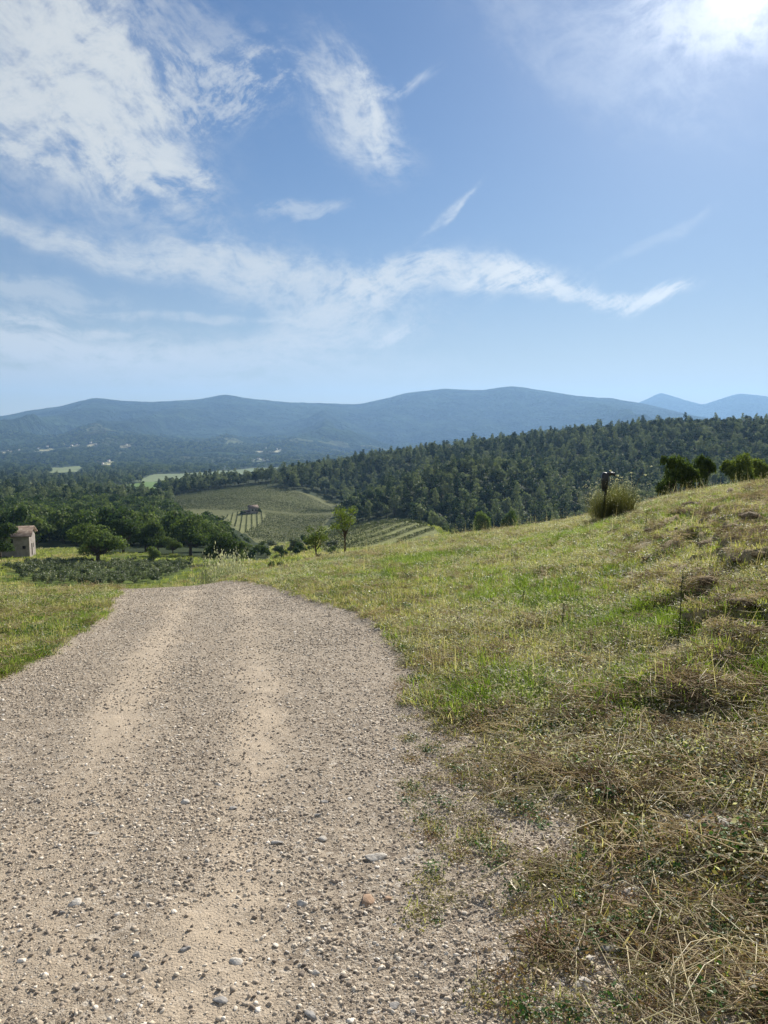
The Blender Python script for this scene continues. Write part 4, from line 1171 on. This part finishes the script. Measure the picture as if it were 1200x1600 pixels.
# broadleaf wood left, then pine belt
X, Y, r, th = jgrid(rs, 190, 470, 6.2)
c_ = col_of(X, Y)
k = (c_ < 400) & (r > 204 + 12 * fbm(X / 30, Y / 30, 95, 2)) & tree_ok(X, Y, 8)
plant('broadleaf_tree', 'round crowned tree in the dense green wood behind the stone house', 'tree', 'trees of the wood behind the stone house', X[k], Y[k], woods, .75, 1.25, 290, 'broadleaf_wood', 'dense green broadleaf wood stretching back from the meadow', h=8.5)
X, Y, r, th = jgrid(rs, 460, 760, 7.0)
c_ = col_of(X, Y)
k = (c_ < 262) & tree_ok(X, Y)
Xa, Ya = X[k], Y[k]
X, Y, r, th = jgrid(rs, 760, 1700, 13)
c_ = col_of(X, Y)
cl_ = vn(X / 120, Y / 120, 96)
k = (c_ < 760) & tree_ok(X, Y, 11) & ((cl_ > .28))
Xa = np.concatenate([Xa, X[k]]); Ya = np.concatenate([Ya, Y[k]])
plant('x', '', '', '', Xa, Ya, pines + woods, .8, 1.3, 0, 'valley_woods', 'belt of tall dark trees across the valley floor')
X, Y, r, th = jgrid(rs, 1700, 4600, 27)
c_ = col_of(X, Y)
cl_ = vn(X / 240, Y / 240, 97) * .6 + vn(X / 90, Y / 90, 98) * .4
k = (c_ < 1000) & tree_ok(X, Y, 12) & (cl_ > .42)
plant('x', '', '', '', X[k], Y[k], woods, 1.6, 3.0, 0, 'far_woods', 'bluish woods and hedges in the far valley', h=14, zs=(.55, .8))

X, Y, r, th = jgrid(rs, 105, 420, 4.6)
c_ = col_of(X, Y)
k = (c_ > 345) & (c_ < 720) & (r < 345) & tree_ok(X, Y, 2.5) & (vn(X / 14, Y / 14, 89) > .40)
plant('x', '', '', '', X[k], Y[k], woods, .14, .34, 0, 'scrub', 'green scrub and young growth filling the slope below the brow', h=2.5)
# ---- rows of grey green shrubs in the field below the road
shr = []
for i in range(4):
    r_ = RSS(600 + i)
    lb = [(r_.normal(0, .22), r_.normal(0, .22), .45 + r_.uniform(-.1, .25), .38, .38, .42) for _ in range(5)]
    C, N = crown_pts(lb, 260, r_, .6); V_, F_ = quads(C, N, .20, r_, .6); shr.append(mesh_np('shrub', V_, F_, [M_GREYLEAF]))
Xs, Ys = [], []
bb0, bb1 = SHRUBS.min(0), SHRUBS.max(0)
for a in np.arange(bb0[0] - 5, bb1[0] + 5, 1.75):
    for b in np.arange(bb0[1] - 5, bb1[1] + 5, 2.0):
        Xs.append(a + .18 * (b - bb0[1]) + rs.normal(0, .18)); Ys.append(b + rs.normal(0, .35))
Xs = np.array(Xs); Ys = np.array(Ys); k = in_poly(SHRUBS, Xs, Ys) & in_sight(Xs, Ys, 1.2) & (rs.rand(len(Xs)) < .93) & vis(Xs, Ys, 20)
Xs, Ys = Xs[k], Ys[k]; rr_ = np.hypot(Xs, Ys); o_ = np.argsort(rr_); Xs, Ys = Xs[o_], Ys[o_]
print('shrubs', len(Xs))
for k in range(min(295, len(Xs))):
    o = bpy.data.objects.new('shrub', shr[k % 4]); COL.objects.link(o)
    o.location = (Xs[k], Ys[k], HP(Xs[k], Ys[k])); s_ = rs.uniform(.8, 1.25); o.rotation_euler = (0, 0, rs.rand() * 6.28); o.scale = (s_, s_, s_ * rs.uniform(.9, 1.2))
    tag(o, 'waist high grey green shrub planted in the field below the left road verge', 'shrub', 'shrubs planted in rows below the road')
if len(Xs) > 295:
    q = slice(295, None); n_ = len(Xs[q])
    scatter('shrub_rows', np.stack([Xs[q], Ys[q], H(Xs[q], Ys[q])], -1), np.stack([np.zeros(n_), np.zeros(n_), rs.rand(n_) * 6.28], -1), np.repeat(rs.uniform(.85, 1.2, n_)[:, None], 3, 1), rs.randint(0, 4, n_), shr, label='farther rows of grey green shrubs in the field below the road', cat='shrubs')

# ---- vine rows, one object per row
def vine_rows(poly, ang, spacing, h, wd, lsize, dens, label, group, skip=None, rmat=None, wig=0.0):
    d = np.array([math.cos(R(ang)), math.sin(R(ang))]); nrm = np.array([-d[1], d[0]])
    c0 = poly.mean(0); ext = np.abs(poly - c0).max() * 1.5
    cnt = 0
    for off in np.arange(-ext, ext, spacing):
        t_ = np.arange(-ext, ext, .9)
        w_ = wig * np.sin(t_ / 60.0 + off / 90.0) * 6
        X = c0[0] + d[0] * t_ + nrm[0] * (off + w_); Y = c0[1] + d[1] * t_ + nrm[1] * (off + w_)
        k = in_poly(poly, X, Y)
        if skip is not None: k &= ~in_poly(skip, X, Y)
        if k.sum() < 6: continue
        run = np.split(np.where(k)[0], np.where(np.diff(np.where(k)[0]) > 1)[0] + 1); run = max(run, key=len)
        if len(run) < 12: continue
        X, Y = X[run], Y[run]
        if not in_sight(X, Y, h + 1).any(): continue
        r_ = RSS(int(off * 10) % 99999 + 700)
        n_ = int(len(X) * dens); j = r_.randint(0, len(X), n_)
        px = X[j] + d[0] * r_.uniform(-.5, .5, n_) + nrm[0] * r_.normal(0, wd * .35, n_)
        py = Y[j] + d[1] * r_.uniform(-.5, .5, n_) + nrm[1] * r_.normal(0, wd * .35, n_)
        pz = H(px, py) + h * (.25 + .75 * r_.rand(n_)) * (.85 + .3 * vn(px * .7, py * .7, 99))
        o3 = np.array([X[0], Y[0], HP(X[0], Y[0])])
        V_, F_ = quads(np.stack([px, py, pz], -1) - o3, r_.normal(size=(n_, 3)) + [0, 0, .4], lsize, r_, .8)
        o = obj('vine_row', mesh_np('vine_row', V_, F_, [rmat or M_VINE]), loc=tuple(o3))
        tag(o, label, 'vine row', group); cnt += 1
    print(group, cnt)
vine_rows(VY_A, -30, 5.2, 1.4, .5, .36, 20, 'trellised vine row crossing the vineyard bowl in the middle distance', 'vine rows of the vineyard bowl', skip=VY_HOUSE)
vine_rows(VY_HOUSE, 100, 2.6, .6, .35, .32, 10, 'vine row running downhill from the small farmhouse', 'vine rows below the small farmhouse')
vine_rows(VY_B, 74, 4.0, 1.2, .4, .30, 22, 'vine row on the rounded knoll behind the young trees', 'vine rows on the knoll')

# ------------------------------------------------------------------ buildings
M_WALL = mat_plain('old_render', (0.200, 0.175, 0.156), (0.312, 0.283, 0.258), 1.2, bs=.5, bd=.05)
def mat_tiles():
    m_, t, o = new_mat('clay_tiles')
    tcn = t.node('ShaderNodeTexCoord'); P = tcn.outputs['Object']
    w_ = t.node('ShaderNodeTexWave', wave_type='BANDS', bands_direction='X'); w_.inputs['Scale'].default_value = 1.6; w_.inputs['Distortion'].default_value = .5
    t.l.new(P, w_.inputs['Vector'])
    n = t.noise(P, .9, 5, .65)
    c = t.ramp(n, [(.3, (.10, .075, .06)), (.5, (.20, .145, .11)), (.7, (.33, .28, .23))])
    principled(t, o, c, .9, .2, bump(t, w_.outputs[1], .8, .06))
    return m_
M_TILE = mat_tiles()
M_DARK = mat_plain('dark_opening', (0.010, 0.009, 0.008), (0.02, 0.018, 0.015), 3, rough=.8)
M_WOODP = mat_plain('old_wood', (0.05, 0.035, 0.025), (0.12, 0.09, 0.065), 9, bs=.6)
def wall_with_holes(L, Ht, thick, holes):
    """a wall slab along x from 0 to L in the plane y=0..thick with rectangular openings (x0,x1,z0,z1)"""
    xs = sorted({0, L} | {h[0] for h in holes} | {h[1] for h in holes}); zs = sorted({-1.5, Ht} | {h[2] for h in holes} | {h[3] for h in holes})
    parts = []
    solid = lambda i, j: 0 <= i < len(xs) - 1 and 0 <= j < len(zs) - 1 and not any(h[0] <= (xs[i] + xs[i+1]) / 2 <= h[1] and h[2] <= (zs[j] + zs[j+1]) / 2 <= h[3] for h in holes)
    V = []; Q_ = []
    def q(a, b, c, d):
        n_ = len(V); V.extend([a, b, c, d]); Q_.append((n_, n_+1, n_+2, n_+3))
    for i in range(len(xs) - 1):
        for j in range(len(zs) - 1):
            if not solid(i, j): continue
            x0, x1, z0, z1 = xs[i], xs[i+1], zs[j], zs[j+1]
            q((x0, 0, z0), (x1, 0, z0), (x1, 0, z1), (x0, 0, z1)); q((x1, thick, z0), (x0, thick, z0), (x0, thick, z1), (x1, thick, z1))
            if not solid(i-1, j): q((x0, thick, z0), (x0, 0, z0), (x0, 0, z1), (x0, thick, z1))
            if not solid(i+1, j): q((x1, 0, z0), (x1, thick, z0), (x1, thick, z1), (x1, 0, z1))
            if not solid(i, j-1): q((x0, thick, z0), (x1, thick, z0), (x1, 0, z0), (x0, 0, z0))
            if not solid(i, j+1): q((x0, 0, z1), (x1, 0, z1), (x1, thick, z1), (x0, thick, z1))
    return np.array(V, float), [np.array(Q_)]
def xf(part, ang=0.0, off=(0, 0, 0)):
    V, F_ = part; c, s_ = math.cos(ang), math.sin(ang)
    V = V @ np.array([[c, s_, 0], [-s_, c, 0], [0, 0, 1]]) + np.array(off); return V, F_
def M1(name, parts, mat, parent, smooth=False):
    V, F_ = join(parts); return obj(name, mesh_np(name, V, F_, [mat], smooth=smooth), parent)
def gable_roof(L, D, z0, rise, over=.35, th=.16):
    """ridge along x"""
    prof = [(-over, z0 - over * rise / (D / 2)), (D / 2, z0 + rise), (D + over, z0 - over * rise / (D / 2))]
    V = []
    for x in (-over, L + over):
        for y, z in prof: V += [(x, y, z), (x, y, z + th)]
    V = np.array(V, float)
    Q_ = [(1, 7, 9, 3), (3, 9, 11, 5), (0, 2, 8, 6), (2, 4, 10, 8), (0, 6, 7, 1), (4, 5, 11, 10), (0, 1, 3, 2), (2, 3, 5, 4), (6, 8, 9, 7), (8, 10, 11, 9)]
    return V, [np.array(Q_)]
# the abandoned stone house at the left edge
pb = p2w(47, 871, 60); hx, hy = pb; rh = math.hypot(hx, hy)
hs = size_at(1, rh)                                           # metres per photograph pixel there
zb = HP(hx, hy)
Wd = 12.5; Dp = 7.0; Hh = 31 * hs
rot_h = math.atan2(-hx, hy) - R(9)
house = empty('stone_house', (hx, hy, zb), rot_h)
tag(house, 'abandoned pale stone farmhouse with brown tiled roof at the left edge of the meadow', 'house')
# local frame: x to the right along the front, front at y=0, right front corner at the origin
HW = 32 * hs
fr = wall_with_holes(Wd, Hh, .45, [(Wd - 25.5 * hs, Wd - 21 * hs, 21 * hs, 27.5 * hs), (Wd - 26 * hs, Wd - 22 * hs, 11.5 * hs, 16 * hs), (Wd - 9.5 * hs, Wd - 5 * hs, 12.5 * hs, 17 * hs)])
sidew = wall_with_holes(Dp - .9, Hh, .45, [(1.7, 2.9, .0, 2.4), (3.7, 4.5, 1.3, 2.2)])
gb = lambda x: (np.array([(x, 0, Hh), (x, Dp, Hh), (x, Dp / 2, Hh + 1.35), (x - .45, 0, Hh), (x - .45, Dp, Hh), (x - .45, Dp / 2, Hh + 1.35)], float), [np.array([(0, 1, 2), (3, 5, 4)]), np.array([(0, 2, 5, 3), (1, 4, 5, 2)])])
M1('wall', [xf(fr, 0, (-Wd, 0, 0)), xf(sidew, math.pi / 2, (0, .45, 0)), xf(wall_with_holes(Wd, Hh, .45, []), 0, (-Wd, Dp - .45, 0)), xf(wall_with_holes(Dp - .9, Hh, .45, []), math.pi / 2, (-Wd + .45, .45, 0)), gb(0.0), gb(-Wd + .45)], M_WALL, house)
M1('roof', [xf(gable_roof(Wd, Dp, Hh + .05, 1.35, .5), 0, (-Wd, 0, 0))], M_TILE, house)
for x0, x1, z0, z1 in [(Wd - 25.5 * hs, Wd - 21 * hs, 21 * hs, 27.5 * hs), (Wd - 26 * hs, Wd - 22 * hs, 11.5 * hs, 16 * hs), (Wd - 9.5 * hs, Wd - 5 * hs, 12.5 * hs, 17 * hs)]:
    wn = M1('window', [box(x0 - Wd, x1 - Wd, .30, .33, z0, z1)], M_DARK, house)
    M1('window_frame', [box(x0 - Wd + .002, x0 - Wd + .07, .20, .28, z0, z1), box(x1 - Wd - .07, x1 - Wd - .002, .20, .28, z0, z1)], M_WOODP, wn)
    M1('sill', [box(x0 - Wd - .06, x1 - Wd + .06, -.07, -.003, z0 - .09, z0)], M_WALL, wn)
M1('door', [box(-.33, -.27, .45 + 1.7, .45 + 2.9, -.2, 2.4)], M_WOODP, house)
M1('side_window', [box(-.33, -.30, .45 + 3.7, .45 + 4.5, 1.3, 2.2)], M_DARK, house)
ivy = oak_at(-12, 874, 50, 56, 'very dark ivy clad tree covering the left side of the stone house', 2, kind='ivy_tree', r=rh - 4)
# the little farmhouse in the vineyard bowl
pf_ = p2w(391, 803, 260); rf_ = math.hypot(*pf_); fs_ = size_at(1, rf_); hz0 = HP(*pf_)
farm = empty('farmhouse', (pf_[0], pf_[1], hz0), math.atan2(-pf_[0], pf_[1]) + R(12))
tag(farm, 'small grey farmhouse with an outbuilding on its left in the vineyard bowl', 'house')
M_FWALL = mat_plain('farm_wall', (0.22, 0.20, 0.17), (0.34, 0.31, 0.27), .8, bs=.3)
fw = 13 * fs_; fh = 9 * fs_; fd = 6.0
M1('wall', [xf(wall_with_holes(fw, fh, .4, [(1.0, 1.8, 1.5, 2.4), (fw - 1.8, fw - 1.0, 1.5, 2.4)])), xf(wall_with_holes(fd - .8, fh, .4, []), math.pi / 2, (fw, .4, 0)), xf(wall_with_holes(fd - .8, fh, .4, []), math.pi / 2, (.4, .4, 0)), xf(wall_with_holes(fw, fh, .4, []), 0, (0, fd - .4, 0))], M_FWALL, farm)
M1('roof', [gable_roof(fw, fd, fh, 1.2, .35)], M_TILE, farm)
for x0, x1 in ((1.0, 1.8), (fw - 1.8, fw - 1.0)): M1('window', [box(x0, x1, .25, .30, 1.5, 2.4)], M_DARK, farm)
M1('outbuilding', [box(-11 * fs_, -.05, .6, 4.5, -1.2, 3.2 * fs_)], M_FWALL, farm)
M1('outbuilding_roof', [xf(gable_roof(11 * fs_, 3.9, 3.2 * fs_ + .01, .55, .2), 0, (-11 * fs_ - .25, .6, 0))], M_TILE, farm)
bush_at(376, 803, 12, 7, 'dark bush at the left end of the vineyard farmhouse', r=rf_ - 3)
bush_at(403, 802, 8, 9, 'dark bush at the right end of the vineyard farmhouse', r=rf_ + 1)
# far villages: pale houses
M_PALE = mat_plain('pale_plaster', (0.55, 0.50, 0.42), (0.75, 0.70, 0.60), .1, rnd=True, bs=0)
hm_w = mesh_np('wall', *box(-6, 6, -4, 4, -4, 6), [M_PALE]); Vr_, Fr_ = gable_roof(12, 8, 6.02, 2.2, .6, .3); Vr_[:, 0] -= 6; Vr_[:, 1] -= 4
hm_r = mesh_np('roof', Vr_, Fr_, [M_TILE])
vill = [(60, 702), (74, 699), (88, 697), (100, 695), (112, 698), (120, 696), (128, 693), (142, 693), (150, 695), (190, 694), (198, 696), (30, 705), (12, 706), (415, 702), (424, 704), (432, 703), (438, 704), (395, 720), (404, 719), (412, 721), (420, 719), (152, 724), (160, 726), (170, 722)]
for i, (x, y) in enumerate(vill):
    q = p2w(x, y, 1200); h_ = empty('far_house', (q[0], q[1], HP(*q) + 2), rs.rand() * 3)
    sc_ = rs.uniform(.55, 1.0); h_.scale = (sc_, sc_, sc_)
    tag(h_, 'tiny pale house with tiled roof scattered across the far valley floor', 'house', 'far houses of the valley')
    obj('wall', hm_w, h_); obj('roof', hm_r, h_)

# ------------------------------------------------------------------ things on the slope
M_POST = mat_plain('weathered_dark_post', (0.012, 0.011, 0.010), (0.035, 0.030, 0.026), 30, rough=.7, bs=.5, bd=.01)
M_BLACK = mat_plain('black_plastic', (0.006, 0.006, 0.008), (0.014, 0.014, 0.018), 20, rough=.4, spec=.5, bs=.1)
rp = 21.0
pp = at(949, rp); pz = HP(*pp)
ps = rp / F
post = empty('standpipe_post', (pp[0], pp[1], pz), math.atan2(-pp[0], pp[1]))
tag(post, 'dark post with a black hooded head standing in tall dry grass on the slope', 'post')
h1 = top_px(pp, 739) * ps
M1('pole', [tube(np.array([(0, 0, -.3), (0.01, 0, .5), (0.02, 0, h1 * .78)]), [.042, .040, .036], 10)], M_POST, post, True)
V_, F_ = tube(np.array([(-.015, 0, h1 * .60), (-.02, 0, h1 * .64), (-.015, 0, h1 * .80), (-.005, 0, h1 * .93), (.0, 0, h1 * .975)]), [.05, .085, .10, .105, .07], 12)
M1('hood', [(V_, F_)], M_BLACK, post, True)
M1('spout', [tube(np.array([(.02, 0, h1 * .93), (.14, -.01, h1 * .955), (.24, -.015, h1 * .95)]), [.062, .050, .036], 10), tube(np.array([(.21, -.015, h1 * .955), (.235, -.015, h1 * .90)]), [.034, .024], 8)], M_BLACK, post, True)
M1('bracket', [box(-.075, .045, -.05, .05, h1 * .585, h1 * .63)], M_BLACK, post)
# dry grass clump round the post
r_ = RSS(800)
cb = at(964, rp + .15)
cl_parts = []; sd_parts = []
for k in range(60):
    bx_, by_ = r_.uniform(-.48, .50), r_.normal(0, .25)
    V_, F_ = blades(r_, 42, .16, .50, 1.30 - .75 * abs(bx_ - .08), .0055, .42, .35)
    cl_parts.append((V_ + [bx_, by_, -.03], F_))
    tips = V_.reshape(42, 7, 3)[::5, 6] + [bx_, by_, 0]
    sd_parts.append(quads(np.repeat(tips, 4, 0) + r_.normal(0, .012, (len(tips) * 4, 3)), r_.normal(size=(len(tips) * 4, 3)), .022, r_, .5))
M_CLUMP = mat_leaf('clump_grass', [(0.075, 0.075, 0.028), (0.15, 0.15, 0.058), (0.27, 0.26, 0.12)], .45, .6, 2.0, .4, .2)
clump = empty('grass_clump', (cb[0], cb[1], HP(*cb)))
tag(clump, 'tall olive brown clump of wild grass growing round the dark post', 'grass clump')
M1('stems', cl_parts, M_CLUMP, clump); M1('seed_heads', sd_parts, M_SEED, clump)
# nodding wild oat stalks above the clump
for i, (x, y) in enumerate([(957, 735), (968, 742), (975, 745), (1011, 741), (990, 738), (1001, 774), (1003, 779), (982, 752), (964, 748), (940, 756), (1020, 728)]):
    a = at(min(max(x, 940), 992) + (i % 3 - 1) * 3, rp - .2); b = at(x, rp - .2); dirn = pix_dir(x, y); zt = EYE + dirn[2] / math.hypot(dirn[0], dirn[1]) * rp
    z0 = HP(*a); P_ = np.array([(0, 0, 0), ((b[0] - a[0]) * .3, (b[1] - a[1]) * .3, (zt - z0) * .7), ((b[0] - a[0]) * .8, (b[1] - a[1]) * .8, (zt - z0) * 1.02), (b[0] - a[0], b[1] - a[1], zt - z0)])
    so = empty('oat_stalk', (a[0], a[1], z0)); tag(so, 'thin wild oat stalk nodding above the dry clump beside the dark post', 'stalk', 'oat stalks round the post')
    M1('stem', [tube(P_, [.003, .0028, .002, .0012], 4)], M_DRY, so)
    M1('seed_head', [quads(P_[-1] + r_.normal(0, .012, (7, 3)) * [2.2, 1, .6], r_.normal(size=(7, 3)) + [0, -1, .5], .055, r_, .45)], M_SEED, so)
# clods of mown grass on the slope
M_THATCH = mat_plain('thatch', (0.085, 0.062, 0.038), (0.46, 0.36, 0.23), 70, bs=1.0, bd=.03)
clods = []
for i in range(5):
    r2 = RSS(840 + i); import bmesh
    bm = bmesh.new(); bmesh.ops.create_icosphere(bm, subdivisions=4, radius=1)
    V_ = np.array([v.co[:] for v in bm.verts]); F_ = np.array([[v.index for v in f.verts] for f in bm.faces]); bm.free()
    V_ = V_ * (1 + .30 * fbm(V_[:, 0] * 1.6 + i * 7, V_[:, 1] * 1.6 + V_[:, 2] * 2.1, 85, 4)[:, None] + .20 * fbm(V_[:, 0] * 6 + i, V_[:, 1] * 6 + V_[:, 2] * 6, 86, 4)[:, None])
    base_ = (V_ * [.30, .17, .115], [F_])
    fib = []
    for k in range(420):
        v = V_[r2.randint(len(V_))]
        if v[2] < -.2: continue
        c = v * [.30, .17, .115]; a = r2.normal(.2, .9); L = r2.uniform(.05, .16); d = np.array([math.cos(a), math.sin(a), r2.normal(0, .35)]) * L / 2
        fib.append(tube(np.array([c - d, c + r2.normal(0, .008, 3) + [0, 0, .012], c + d + [0, 0, r2.normal(-.01, .015)]]), .0018, 3, False))
    V2, F2 = join([base_] + fib)
    fm_ = np.concatenate([np.full(len(f), 0 if f.shape[1] == 4 else 1) for f in F2])
    clods.append(mesh_np('hay_clod', V2, F2, [M_HAY, M_THATCH], fm_))
CLODS = [(1078, 802, 30), (1094, 795, 22), (1140, 781, 28), (1030, 832, 22), (1018, 837, 18), (1104, 858, 36), (1095, 874, 26), (1140, 870, 26), (1170, 826, 34), (1158, 841, 46), (1194, 850, 24), (1055, 876, 18), (1010, 883, 14), (984, 907, 22), (1054, 908, 22), (1004, 922, 15), (1114, 922, 26), (1105, 942, 28), (1156, 922, 32), (1182, 918, 22), (1196, 934, 22), (1165, 952, 28), (1158, 978, 34), (1182, 1012, 44), (1145, 1028, 34), (1128, 938, 18), (1190, 968, 30), (1172, 992, 30), (1110, 968, 18), (1086, 930, 14), (1066, 816, 18), (1048, 824, 16), (1120, 790, 16), (1185, 885, 24), (1150, 895, 20), (1198, 1045, 40), (1130, 1000, 20), (1085, 852, 14), (1060, 842, 14), (1035, 850, 16)]
for i, (x, y, wp) in enumerate(CLODS):
    q = p2w(x, y, 2); d3 = math.hypot(math.hypot(*q), EYE); sw = wp * d3 / F / .56
    o = obj('hay_clod', clods[i % 5], loc=(q[0], q[1], HP(*q) + .02 * sw)); o.scale = (sw, sw * 1.1, sw * rs.uniform(.7, 1.0)); o.rotation_euler = (0, 0, R(25) + rs.normal(0, .35))
    tag(o, 'brown clod of mown grass lying on the upper right slope among greener grass', 'grass clod', 'clods of mown grass on the slope')
# single dark weed stems on the slope
def weed_stalk(x, ybase, hpx, label, mat, heads=10, leafy=True, lean=.02):
    q = p2w(x, ybase, 1.5); rr_ = math.hypot(*q); h_ = size_at(hpx, rr_)
    o = empty('weed_stalk', (q[0], q[1], HP(*q))); tag(o, label, 'weed')
    P_ = np.array([(0, 0, -.02), (lean * .3, 0, h_ * .4), (lean * .6, .01, h_ * .75), (lean, 0, h_)])
    M1('stem', [tube(P_, [.0050, .0042, .003, .0015], 6)], mat, o, True)
    zz = r_.uniform(.05, .98, heads * 6); C = np.stack([np.interp(zz * h_, P_[:, 2], P_[:, 0]), 0 * zz, zz * h_], -1) + r_.normal(0, .007, (len(zz), 3))
    M1('leaves', [quads(C, r_.normal(size=(len(zz), 3)), .028, r_, .35)], mat, o)
M_DSTEM = mat_leaf('dark_stem', [(0.035, 0.045, 0.02), (0.07, 0.08, 0.035), (0.11, 0.12, 0.05)], .2, .7, 6, .2)
weed_stalk(1060, 1012, 112, 'tall thin dark weed stalk standing alone on the right slope', M_DSTEM, lean=.01)
weed_stalk(878, 985, 52, 'slender dark weed stem in the grass left of the tall stalk', M_DSTEM, 6)
weed_stalk(816, 960, 40, 'thin stem with dark leaves in the middle of the grass slope', M_DSTEM, 6)
weed_stalk(1008, 838, 34, 'thin upright weed near the top of the slope right of the dry clump', M_DSTEM, 5)
# pale thistly weeds at the brow
th_m = []
for i in range(3):
    r2 = RSS(820 + i); V1, F1 = blades(r2, 40, .35, .5, 1.2, .022, .3, .2)
    tips = V1.reshape(40, 7, 3)[:, 6]
    V2, F2 = quads(np.repeat(tips, 5, 0) + r2.normal(0, .06, (200, 3)), r2.normal(size=(200, 3)), .07, r2, .7)
    th_m.append(((V1, F1), (V2, F2)))
tp = [(mesh_np('stems', a[0], a[1], [M_GREYLEAF]), mesh_np('flower_heads', b[0], b[1], [M_THISTLE])) for a, b in th_m]
for i, (x, y) in enumerate([(312, 885), (320, 887), (329, 884), (338, 888), (347, 885), (356, 888), (364, 886), (372, 884), (380, 887), (334, 882), (352, 882), (368, 889)]):
    q = at(x, 46 + (i % 4) * 1.6); o = empty('pale_thistle', (q[0], q[1], HP(*q)), i * 1.3)
    dd_ = pix_dir(x, y - 16 - (i % 3) * 3); zt = EYE + dd_[2] / math.hypot(dd_[0], dd_[1]) * math.hypot(*q)
    s_ = max(.5, (zt - HP(*q)) / 1.15); o.scale = (min(s_, 1.1), min(s_, 1.1), s_)
    tag(o, 'tall pale grey weed in the thicket between the road brow and the dark trees', 'weed', 'pale weeds beyond the road brow')
    obj('stems', tp[i % 3][0], o); obj('flower_heads', tp[i % 3][1], o)

# ------------------------------------------------------------------ single larger stones
M_SLAB = M_WSTONE
big = [(588, 1345, 38, 22, M_WSTONE, 'large flat white stone lying in the right half of the gravel road'),
 (472, 1416, 20, 18, M_WSTONE, 'white rounded stone left of the reddish stone in the foreground gravel'),
 (576, 1411, 34, 16, M_RSTONE, 'flat reddish brown stone in the foreground gravel'),
 (606, 1406, 16, 14, M_RSTONE, 'small reddish stone touching the flat reddish brown one'),
 (370, 1506, 22, 22, M_WSTONE, 'pale grey stone low in the foreground gravel'),
 (492, 1524, 18, 16, M_WSTONE, 'white stone near the bottom of the road, right of the pale grey one'),
 (505, 1314, 22, 10, M_WSTONE, 'flat cream stone above the white rounded stone'),
 (497, 1277, 12, 9, M_GSTONE, 'grey stone in the middle of the road above the flat cream one'),
 (434, 1320, 22, 10, M_GSTONE, 'dark flat stone left of the flat cream stone'),
 (290, 1256, 18, 10, M_WSTONE, 'white stone in the left half of the road'),
 (324, 1348, 12, 9, M_WSTONE, 'small white stone below the white one in the left half of the road'),
 (290, 1488, 16, 12, M_GSTONE, 'grey stone in the lower left gravel'),
 (344, 1568, 22, 16, M_GSTONE, 'dark grey rounded stone at the bottom edge of the road'),
 (487, 1592, 24, 14, M_GSTONE, 'dark stone half out of the picture at the bottom'),
 (615, 1577, 20, 18, M_GSTONE, 'dark grey pebble at the bottom right of the road'),
 (215, 1497, 16, 14, M_GSTONE, 'dark angular stone left of the grey stone in the lower left gravel'),
 (365, 1265, 14, 12, M_GSTONE, 'small dark stone right of the white stone in the left half of the road'),
 (508, 1255, 14, 10, M_GSTONE, 'dark stone in the road centre, farthest of the single stones'),
 (120, 1415, 22, 10, M_WSTONE, 'flat pale stone near the left edge of the gravel'),
 (146, 1306, 18, 9, M_WSTONE, 'pale worn stone set in the left wheel track'),
 (918, 1512, 26, 18, M_WSTONE, 'bright white stone at the edge of the straw in the lower right'),
 (912, 1544, 30, 16, M_WSTONE, 'grey white flat stone just below the bright white one'),
 (900, 1502, 22, 14, M_GSTONE, 'grey stone left of the bright white stone'),
 (952, 1490, 30, 18, M_GSTONE, 'flat grey stone under the straw right of the bright white stone'),
 (950, 1450, 22, 18, M_WSTONE, 'pale stone with a dark shadow above the flat grey one'),
 (1135, 1303, 32, 14, M_WSTONE, 'flat white stone among the weeds on the right verge'),
 (985, 1398, 22, 14, M_WSTONE, 'white stone in the patch of grey gravel on the verge'),
 (947, 1396, 16, 14, M_GSTONE, 'grey rounded stone in the patch of grey gravel on the verge'),
 (1188, 1558, 34, 30, M_GSTONE, 'grey stone at the lower right corner'),
 (905, 1052, 16, 6, M_WSTONE, 'white stone lying in the grass right of the road'),
 (590, 988, 12, 6, M_WSTONE, 'small pale stone at the grass edge right of the road'),
 (740, 1078, 10, 6, M_WSTONE, 'pale chip of stone in the grass beyond the bend of the verge'),
 (95, 1430, 12, 10, M_GSTONE, 'dark pebble beside the flat pale stone near the left edge'),
 (700, 1338, 14, 12, M_GSTONE, 'grey stone right of the large flat white stone')]
for i, (x, y, wpx, hpx, mt, lb_) in enumerate(big):
    q = p2w(x, y, 1.2); rr_ = math.hypot(q[0], q[1], ) ; d3 = math.hypot(rr_, EYE)
    V_, F_ = stones(RSS(900 + i), 3, .5); s_ = .9 * wpx * d3 / F
    V_ = V_ * [s_ * 1.1, s_ * 1.0, min(s_ * .8, hpx * d3 / F * 1.3)]
    o = obj('stone', mesh_np('stone', V_, F_, [mt]), loc=(q[0], q[1], HP(*q) + .008 + s_ * .02)); o.rotation_euler = (rs.normal(0, .1), rs.normal(0, .1), rs.normal(0, .5))
    tag(o, lb_, 'stone')
